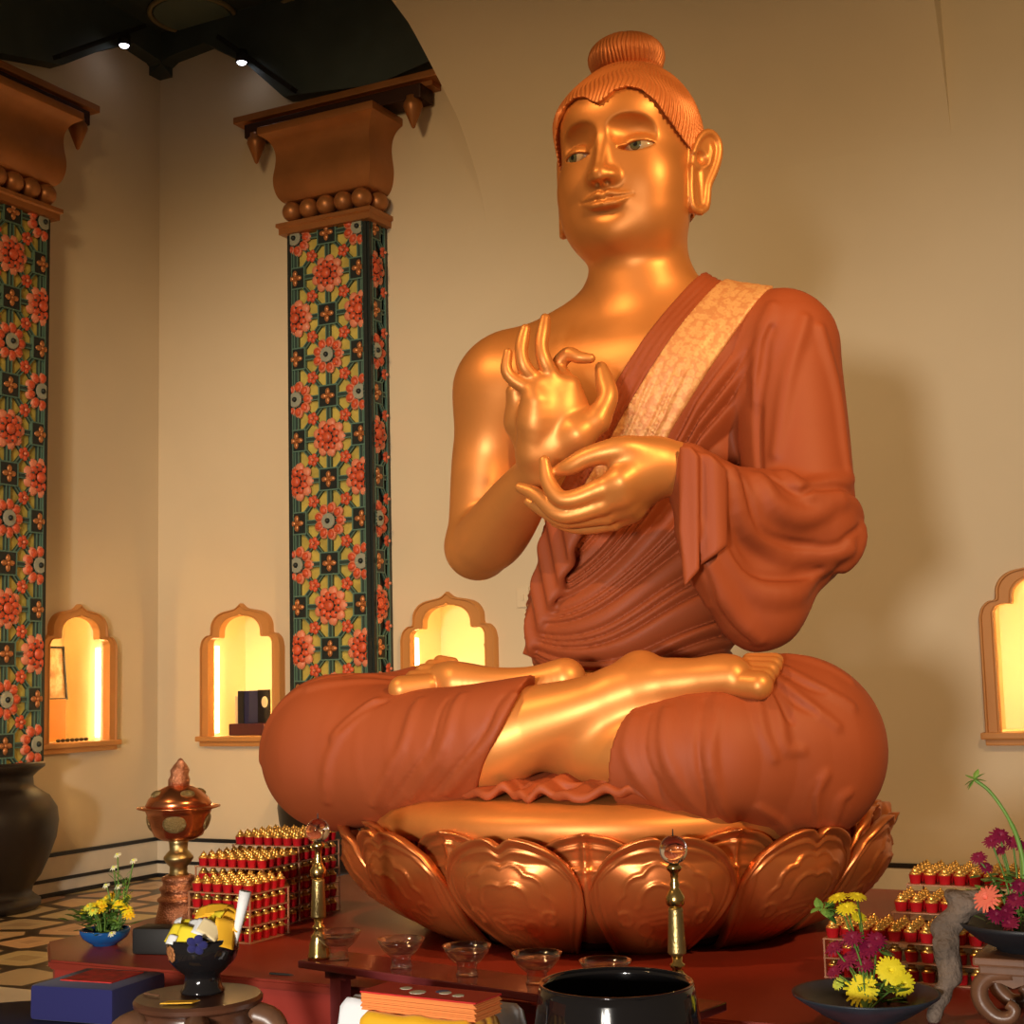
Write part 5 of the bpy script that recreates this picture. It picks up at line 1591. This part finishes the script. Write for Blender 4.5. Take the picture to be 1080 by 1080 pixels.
for a in (-58, 32, 122, 212):
    bm = bmesh.new()
    T = Matrix.Rotation(math.radians(a), 4, 'Z') @ Matrix.Translation((.0940, 0, .345)) @ Matrix.Rotation(math.radians(16), 4, 'Y')
    add_sphere(bm, (0, 0, 0), 1, 20, 14, M=T @ Matrix.Diagonal((.012, .040, .032, 1))); obj('medallion', bm, M['bronze_patch'], cu, smooth=True)
    bm = bmesh.new()
    T = Matrix.Rotation(math.radians(a + 30), 4, 'Z') @ Matrix.Translation((.080, 0, .445)) @ Matrix.Rotation(math.radians(-62), 4, 'Y')
    add_sphere(bm, (0, 0, 0), 1, 16, 10, M=T @ Matrix.Diagonal((.010, .026, .018, 1))); obj('medallion', bm, M['bronze_patch'], lid, smooth=True)

cu.scale = (.92, .92, .91)

# ---------------- racks of small red votive cups
PT, LV = .0375, .045
def cup_proto():
    bm = bmesh.new()
    add_lathe(bm, [(0, 0), (.0125, 0), (.0135, .002), (.0162, .0215), (.0168, .0225), (0, .0225)], n=12)
    c = obj('votive_cup', bm, M['cup_red'], smooth=False, angle=50)
    bm = bmesh.new()
    add_lathe(bm, [(.0158, .0225), (.0150, .0265), (.0105, .0300), (.0085, .0315), (.0095, .0335), (.0070, .0375), (.0035, .0395), (.0028, .0425), (0, .0450)], n=10)
    obj('gold_top', bm, M['lid_gold'], c, smooth=True)
    return c
CUP = [None]
def place_cup(x, y, z, label, group):
    o = cup_proto() if CUP[0] is None else copy_tree(CUP[0])
    if CUP[0] is None: CUP[0] = o
    o.location = (x, y, z); o.rotation_euler = (0, 0, RNG.uniform(0, 6))
    tag(o, label, 'votive cup', group)

def rack(label, blocks, side, cup_label, group):
    """blocks: (x0, y0, nx, ny, levels); x0 is the side that shows, columns run away from it; front row at y0"""
    e = empty('cup_rack', (blocks[0][0], blocks[0][1], P0), 0, label, 'rack')
    base = Vector((blocks[0][0], blocks[0][1], P0))
    for (x0, y0, nx, ny, lv, sides, shown) in blocks:
        xa, xb = sorted((x0 - side * .020, x0 + side * ((nx - 1) * PT + .020)))
        for l in range(lv):
            z = P0 + l * LV + .0035
            bm = bmesh.new(); add_box(bm, (0, 0, -.0015), (xb - xa, (ny - 1) * PT + .040, .003))
            t = obj('tray', bm, M['tray'], e); t.location = Vector(((xa + xb) / 2, y0 + (ny - 1) * PT / 2, z)) - base
            for i in range(nx):
                for j in range(ny):
                    top = l == lv - 1
                    if not top and not (j == 0 or (i == 0 and sides)): continue
                    if l < lv - shown: continue
                    place_cup(x0 + side * i * PT, y0 + j * PT, z + .0002, cup_label, group)
        for px in (xa + .003, xb - .003):
            for py in (y0 - .017, y0 + (ny - 1) * PT + .017):
                bm = bmesh.new(); add_box(bm, (0, 0, (lv - 1) * LV / 2), (.004, .004, (lv - 1) * LV)); p = obj('post', bm, M['tray'], e); p.location = Vector((px, py, P0)) - base
rack('stepped rack of red votive cups left of the throne', [(-.875, -.755, 6, 5, 4, True, 4), (-.975, -.560, 7, 5, 5, True, 5), (-.985, -.365, 7, 6, 6, True, 6)], -1,
     'tiny red votive cup with a gold top on the rack left of the throne', 'votive cups on the left rack')
rack('stepped rack of red votive cups right of the throne', [(.800, -.640, 11, 4, 3, True, 3), (.930, -.475, 8, 4, 4, False, 1), (.930, -.305, 8, 5, 5, False, 1)], 1,
     'tiny red votive cup with a gold top on the rack right of the throne', 'votive cups on the right rack')

# ---------------- flowers
def bloom(bm, c, R, n, rings, mi, tilt=(0, 0, 1), w=.16, seed=0):
    """many-petalled head facing tilt"""
    rg = np.random.default_rng(seed)
    q = Vector((0, 0, 1)).rotation_difference(Vector(tilt).normalized()).to_matrix().to_4x4()
    T = Matrix.Translation(c) @ q
    for k in range(rings):
        f = 1 - k / rings * .72
        up = .10 + .85 * k / max(rings - 1, 1)
        for i in range(n):
            a = 2 * PI * (i + .5 * (k % 2)) / n + rg.uniform(-.1, .1)
            L = R * f * rg.uniform(.88, 1.05); wd = R * w
            d = Vector((math.cos(a), math.sin(a), up * .9)).normalized(); s = Vector((-math.sin(a), math.cos(a), 0))
            p0 = Vector((0, 0, .02 * R)); p1 = d * L * .55 + Vector((0, 0, .03 * R)); p2 = d * L - Vector((0, 0, .12 * R))
            vs = [bm.verts.new(T @ v) for v in (p0 - s * wd * .4, p0 + s * wd * .4, p1 + s * wd, p1 - s * wd, p2 + s * wd * .5, p2 - s * wd * .5)]
            f1 = bm.faces.new((vs[0], vs[1], vs[2], vs[3])); f2 = bm.faces.new((vs[3], vs[2], vs[4], vs[5]))
            f1.material_index = f2.material_index = mi
def flower(head, root, R, m, label, group, tilt=(0, -.3, 1), n=18, rings=4, seed=0, w=.13, cat='flower', center=None, stem='stem_green'):
    e = empty('cut_flower', root, 0, label, cat, group)
    h = Vector(head) - Vector(root)
    bm = bmesh.new(); bloom(bm, h, R, n, rings, 0, tilt, w, seed)
    hd = obj('bloom', bm, M[m], e)
    if center:
        bm = bmesh.new(); add_sphere(bm, h + Vector(tilt).normalized() * R * .25, R * .28, 10, 8); obj('center', bm, M[center], hd, smooth=True)
    bm = bmesh.new(); mid = h * .5 + Vector((.006, .004, .01)); add_tube(bm, smooth_poly([(0, 0, 0), mid, h - Vector(tilt).normalized() * R * .1], 4), .0022, 6)
    obj('stem', bm, M[stem], e, smooth=True)
    return e
def leafage(name, c, spread, n, L, w, mats, label, up=(.1, .6), seed=0, kind='stuff'):
    rg = np.random.default_rng(seed)
    bm = bmesh.new()
    for k in range(n):
        p = Vector((rg.uniform(-1, 1) * spread[0], rg.uniform(-1, 1) * spread[1], rg.uniform(0, 1) * spread[2]))
        a = rg.uniform(0, 2 * PI)
        leaf_blade(bm, p, (math.cos(a), math.sin(a), rg.uniform(*up)), L * rg.uniform(.7, 1.2), w, int(rg.integers(0, len(mats))))
    o = obj(name, bm, [M[m] for m in mats]); o.location = c
    return tag(o, label, 'leaves', kind=kind)

# left: blue bowl of small yellow and white flowers
bb_ = (-1.262, -.925, P0)
bm = bmesh.new()
add_lathe(bm, [(0, 0), (.034, 0), (.036, .004), (.048, .010), (.064, .022), (.071, .036), (.072, .045), (.067, .045), (.060, .024), (0, .016)], n=48, cap=False)
o = obj('flower_bowl', bm, M['bowl_blue'], smooth=True); o.location = bb_; tag(o, 'shallow bright blue bowl under the yellow flowers at the altar corner', 'bowl')
leafage('bowl_leaves', (bb_[0], bb_[1], bb_[2] + .035), (.055, .05, .075), 120, .045, .009, ['leaf_green', 'leaf_green', 'leaf_light'], 'dense green leaves among the yellow flowers in the blue bowl', seed=3)
leafage('leaf_sprig', (bb_[0] - .075, bb_[1] - .02, bb_[2] + .06), (.035, .02, .035), 22, .035, .011, ['leaf_green'], 'dark green leafy sprig hanging left over the rim of the blue bowl', seed=9)
rg = np.random.default_rng(21)
k = 0
grp = 'yellow flowers in the blue bowl'
while k < 26:
    x, y = rg.uniform(-.075, .075), rg.uniform(-.07, .06)
    if x * x + y * y > .0062: continue
    z = .062 + .085 * (1 - (x / .09) ** 2) * (.55 + .45 * (y + .07) / .13) * rg.uniform(.8, 1.05)
    m_ = ['petal_yellow', 'petal_yellow', 'petal_lime', 'petal_deep_yellow'][k % 4]
    flower((bb_[0] + x, bb_[1] + y, bb_[2] + z), (bb_[0] + x * .3, bb_[1] + y * .3, bb_[2] + .018), .0165 if k % 3 else .0195, m_,
           {'petal_yellow': 'small bright yellow bloom in the mound of flowers in the blue bowl', 'petal_lime': 'small pale lime yellow bloom in the mound in the blue bowl', 'petal_deep_yellow': 'small deep golden yellow bloom in the mound in the blue bowl'}[m_],
           {'petal_yellow': 'bright ', 'petal_lime': 'lime ', 'petal_deep_yellow': 'golden '}[m_] + grp, (x * 5, -.6 + y * 3, .8), 10, 3, k, .2, center='petal_deep_yellow')
    k += 1
for px, py, lb in ((124, 902, 'topmost white flower on a tall stem above the blue bowl'), (141, 908, 'white flower on a tall stem, right of the topmost, above the blue bowl'), (120, 915, 'white flower just under the topmost one above the blue bowl'),
                   (112, 933, 'white flower low at the left of the tall stems above the blue bowl'), (125, 935, 'white flower low among the tall stems above the blue bowl'), (98, 950, 'white flower at the left top of the mound in the blue bowl')):
    pass
for hp, lb in zip([(-1.239, -0.9, 0.822), (-1.178, -0.9, 0.808), (-1.244, -0.91, 0.787), (-1.263, -0.92, 0.737), (-1.226, -0.91, 0.734), (-1.166, -1, 0.618)],
                  ('topmost white flower on a tall stem above the blue bowl', 'white flower on a tall stem right of the topmost one, above the blue bowl', 'white flower just under the topmost one above the blue bowl',
                   'white flower at the left foot of the tall stems above the blue bowl', 'white flower at the right foot of the tall stems above the blue bowl', 'white flower hanging low over the front rim of the blue bowl')):
    flower(hp, (bb_[0] + .02, bb_[1] + .01, bb_[2] + .02), .0125, 'petal_white', lb, 'white flowers in the blue bowl', (0, -.6, .8), 9, 3, 5, .2, center='petal_lime')
leafage('tall_greens', (bb_[0] + .050, bb_[1] + .02, bb_[2] + .10), (.022, .02, .10), 80, .028, .0028, ['leaf_light', 'leaf_green'], 'feathery green stems rising at the right of the blue bowl', (.6, 1.6), 14)

# right: dark dish with yellow and crimson flowers
dz = tuple(np.array((0.994, -1.097, 0.637)) - np.array((0, 0, .067)))
bm = bmesh.new()
add_lathe(bm, [(0, .0), (.05, .0), (.055, .006), (.09, .022), (.128, .046), (.151, .062), (.152, .067), (.145, .066), (.11, .045), (.06, .024), (0, .02)], n=64, cap=False)
o = obj('flower_dish', bm, M['bowl_slate'], smooth=True); o.location = dz; tag(o, 'wide shallow slate blue dish with yellow and crimson flowers, right foreground', 'dish')
leafage('dish_leaves', (dz[0] + .01, dz[1] + .055, dz[2] + .035), (.06, .025, .04), 40, .040, .010, ['leaf_green', 'leaf_light', 'leaf_green'], 'green leaves among the flowers in the slate dish', seed=31)
rt = (dz[0], dz[1], dz[2] + .025)
for hp, R, m_, tl, lb in zip([(0.979, -1.07, 0.635), (1.032, -1.03, 0.67), (1.056, -1.03, 0.646), (0.907, -0.96, 0.806), (0.944, -0.94, 0.807), (0.931, -0.98, 0.787), (0.95, -0.96, 0.767), (0.921, -1.04, 0.638)],
        (.040, .034, .030, .026, .024, .026, .020, .016),
        ['petal_yellow'] * 7 + ['petal_lime'], ((-.1, -.9, .5), (.35, -.8, .5), (.6, -.7, .2), (-.2, -.3, 1), (.2, -.2, 1), (0, -.5, 1), (.3, -.4, .8), (-.4, -.7, .5)),
        ('largest yellow chrysanthemum at the front of the slate dish', 'yellow chrysanthemum above right of the largest one in the slate dish', 'yellow chrysanthemum tipped over the right rim of the slate dish',
         'left one of the two topmost yellow chrysanthemums above the slate dish', 'right one of the two topmost yellow chrysanthemums above the slate dish', 'yellow chrysanthemum just under the two topmost ones above the slate dish',
         'lowest and smallest of the raised yellow chrysanthemums above the slate dish', 'small pale lime bud at the left front of the slate dish')):
    flower(hp, rt, R, m_, lb, 'yellow chrysanthemums in the slate dish', tl, 20, 6, int(R * 1e4), .11)
for k, (hp, R, lb) in enumerate(zip([(0.942, -1.04, 0.685), (0.967, -1.03, 0.703), (0.985, -1.02, 0.712), (0.913, -1.03, 0.71), (0.954, -1.03, 0.732), (0.997, -1, 0.726), (0.916, -1.05, 0.664), (0.983, -1.05, 0.682)], (.028, .026, .026, .024, .026, .025, .020, .022),
        ('crimson flower in the middle of the cluster behind the largest yellow one', 'crimson flower just above the middle of the crimson cluster', 'crimson flower at the right of the crimson cluster', 'crimson flower at the upper left of the crimson cluster',
         'crimson flower at the top of the crimson cluster', 'crimson flower farthest right beside the votive cups', 'crimson flower lowest at the left of the slate dish', 'crimson flower lowest at the right of the crimson cluster'))):
    flower(hp, rt, R, 'petal_crimson', lb, 'crimson flowers in the slate dish', ((k % 3 - 1) * .3, -.6, .8), 14, 4, 40 + k, .14)
for hp, lb, sd in zip([(0.88, -0.96, 0.774), (0.989, -0.99, 0.696)], ('green leaf cluster on the left stem above the slate dish', 'green leaf cluster in the middle of the slate dish'), (5, 6)):
    leafage('leaf_cluster', hp, (.012, .012, .012), 18, .032, .011, ['leaf_light', 'leaf_green'], lb, up=(-.8, 1.6), seed=sd, kind=None)

# driftwood leaning between dish and stand
F = Field()
F.chain([(1.115, -1.02, 0.579), (1.129, -1, 0.621), (1.147, -0.98, 0.667), (1.14, -0.97, 0.713), (1.138, -0.96, 0.751), (1.166, -0.95, 0.787), (1.189, -0.94, 0.81)], [.012, .020, .024, .028, .026, .026, .022], .02, kin=.01, spl=4)
F.chain([(1.146, -0.965, 0.693), (1.126, -0.985, 0.715), (1.116, -0.99, 0.731)], [.018, .014, .006], .015, spl=3)
F.add(Ell((1.183, -0.94, 0.81), (.045, .03, .020), rotm(0, 15, 0)), .015)
F.chain([(1.161, -0.94, 0.799), (1.149, -0.945, 0.813), (1.144, -0.95, 0.817)], [.016, .012, .006], .012, spl=3)
F.chain([(1.195, -0.93, 0.809), (1.214, -0.93, 0.798), (1.218, -0.93, 0.786)], [.016, .012, .006], .012, spl=3)
F.post = [lambda X, Y, Z, d: d - .0030 * np.sin(70 * X + 28 * Z + 4 * np.sin(30 * Z)) - .004 * vnoise(X, Y, Z, 75., 2)]
o = field_obj('driftwood', F, .0035, M['driftwood'], origin=(1.111, -1.002, 0.575)); o.location = (1.111, -1.002, 0.575)
tag(o, 'gray weathered piece of driftwood standing between the dish and the carved stand', 'driftwood')

# carved stand with a dark bowl of crimson flowers, cut by the right edge
cs_ = empty('carved_stand', (1.350, -.90, P0), 0, 'low brown carved wooden stand with scrolled legs at the right edge', 'stand')
bm = bmesh.new(); add_box(bm, (0, 0, .128), (.30, .24, .018), bevel=.005); add_box(bm, (0, 0, .110), (.28, .22, .018), bevel=.004); obj('top', bm, M['wood_stand'], cs_)
for sx in (-1, 1):
    for sy in (-1, 1):
        bm = bmesh.new()
        pts = [(.075, .104), (.118, .098), (.143, .074), (.141, .040), (.116, .014), (.088, .013), (.076, .030), (.090, .042)]
        P = smooth_poly([(sx * x, sy * .088, z) for x, z in pts], 4)
        add_tube(bm, P, [.018] * 14 + list(np.linspace(.017, .011, len(P) - 14)), 10); obj('leg', bm, M['wood_stand'], cs_, smooth=True)
for sy in (-1, 1):
    bm = bmesh.new()
    poly = [(-.12, .102), (-.12, .085)] + [(-.10 + .025 * k, .085 - .010 * (k % 2)) for k in range(9)] + [(.12, .085), (.12, .102)]
    add_prism(bm, poly, sy * .095 - .006, sy * .095 + .006); bmesh.ops.recalc_face_normals(bm, faces=bm.faces); obj('apron', bm, M['wood_stand'], cs_)
sbz = (1.292, -.90, P0 + .1372)
bm = bmesh.new()
add_lathe(bm, [(0, .0), (.06, .0), (.064, .006), (.10, .022), (.132, .048), (.142, .060), (.135, .060), (.09, .03), (0, .02)], n=56, cap=False)
o = obj('flower_bowl', bm, M['bowl_black'], smooth=True); o.location = sbz; tag(o, 'dark bowl of crimson flowers on the carved stand at the right edge', 'bowl')
leafage('stand_leaves', (sbz[0] - .02, sbz[1], sbz[2] + .04), (.07, .05, .12), 90, .045, .010, ['leaf_green', 'leaf_light', 'leaf_green'], 'green leaves among the crimson flowers at the right edge', seed=51)
rt = (sbz[0] - .02, sbz[1], sbz[2] + .022)
for k, (hp, R, lb) in enumerate(zip([(1.264, -0.95, 0.791), (1.284, -0.95, 0.816), (1.242, -0.96, 0.784), (1.273, -0.97, 0.77), (1.292, -0.94, 0.844), (1.251, -0.9, 0.943), (1.274, -0.89, 0.93), (1.234, -0.91, 0.931), (1.289, -0.89, 0.923), (1.251, -0.9, 0.913), (1.207, -0.92, 0.898), (1.219, -0.91, 0.877)],
        (.026, .024, .022, .024, .022, .024, .020, .020, .018, .016, .020, .018),
        ('big crimson flower in the middle of the bowl at the right edge', 'crimson flower above right of the big one in the bowl at the right edge', 'crimson flower left of the big one in the bowl at the right edge', 'lowest crimson flower in the bowl at the right edge',
         'crimson flower half cut by the right edge above the bowl', 'topmost crimson flower at the right edge', 'crimson flower right of the topmost one at the right edge', 'crimson flower left of the topmost one at the right edge',
         'crimson flower beside the long green stem at the right edge', 'small crimson flower under the topmost one at the right edge', 'crimson flower leaning left in front of the votive cups', 'small crimson flower under the one leaning left by the votive cups'))):
    flower(hp, rt, R, 'petal_crimson', lb, 'crimson flowers at the right edge', ((k % 3 - 1) * .4, -.6, .7), 14, 4, 70 + k, .14)
flower((1.228, -0.97, 0.82), rt, .034, 'petal_coral', 'coral pink flower beside the top of the driftwood', None, (-.3, -.7, .6), 16, 4, 91, .12)
hp = (1.204, -0.92, 1.064)
e = empty('tall_stem', rt, 0, 'long bare green stem with a small leaf tuft, rising at the right edge', 'stem')
bm = bmesh.new(); pts = [np.array(p) - np.array(rt) for p in [(1.295, -0.9, 0.859), (1.288, -0.9, 0.932), (1.269, -0.91, 0.988), (1.238, -0.915, 1.038), (1.208, -0.92, 1.064)]]
add_tube(bm, smooth_poly([(0, 0, 0)] + [tuple(p) for p in pts], 5), [.005] * 14 + [.0038] * 12, 8); obj('stalk', bm, M['leaf_light'], e, smooth=True)
bm = bmesh.new()
for k in range(9): a = k * .7; leaf_blade(bm, pts[-1], (math.cos(a), .3 * math.sin(a), .8 * math.sin(a * 1.3)), .026, .008)
obj('leaf_tuft', bm, M['leaf_light'], e)

# ================================================================== camera and light
cam_d = bpy.data.cameras.new('camera'); cam_o = bpy.data.objects.new('camera', cam_d); COL.objects.link(cam_o)
cam_d.sensor_width = 36; cam_d.lens = 36 * 1550 / 1080; cam_d.clip_start = .05
cam_o.matrix_world = CAMM
SC.camera = cam_o
def lamp(kind, loc, tgt, power, col, size=.2, angle=60, blend=.4, sy=None):
    l = bpy.data.lights.new(kind.lower(), kind); l.energy = power; l.color = col
    if kind == 'AREA':
        l.size = size
        if sy: l.shape = 'RECTANGLE'; l.size_y = sy
    else:
        l.shadow_soft_size = size
    if kind == 'SPOT': l.spot_size = math.radians(angle); l.spot_blend = blend
    o = bpy.data.objects.new(kind.lower(), l); COL.objects.link(o); o.location = loc
    o.rotation_euler = (Vector(tgt) - Vector(loc)).to_track_quat('-Z', 'Y').to_euler()
    return o
WARM = (1, .60, .26)
DAY = (1, .92, .82)
# ceiling spots on the statue
lamp('SPOT', (-2.0, -4.0, 5.8), (.1, -.1, 1.5), 560, WARM, .07, 34, .5)
lamp('SPOT', (4.0, -2.7, 4.3), (.1, -.1, 1.9), 900, WARM, .09, 36, .5)
# extra warm spots without fixtures, added to brighten the walls
lamp('SPOT', (-1.0, -4.0, 4.8), (-5.2, 2.0, 1.9), 620, (1, .64, .31), .4, 58, 1.0)
lamp('SPOT', (-2.6, -1.6, 5.2), (-2.6, 3.9, 2.2), 400, (1, .66, .33), .4, 78, 1.0)
lamp('SPOT', (2.6, -1.6, 5.2), (1.2, 3.9, 2.4), 430, (1, .66, .33), .4, 84, 1.0)
# daylight from the two doors far behind the camera
lamp('SPOT', (.95, -9.0, 1.25), (-3.4, 3.9, .9), 2000, DAY, .32, 34, .75)
lamp('SPOT', (1.95, -9.0, 1.15), (1.3, 3.9, .9), 1750, DAY, .32, 34, .75)
w = bpy.data.worlds.new('room_fill'); SC.world = w; w.use_nodes = True
w.node_tree.nodes['Background'].inputs[0].default_value = (1, .72, .45, 1)
w.node_tree.nodes['Background'].inputs[1].default_value = .12
SC.view_settings.view_transform = 'Standard'
SC.view_settings.look = 'None'
SC.view_settings.gamma = 1
SC.view_settings.exposure = 0
SC.view_settings.use_curve_mapping = False
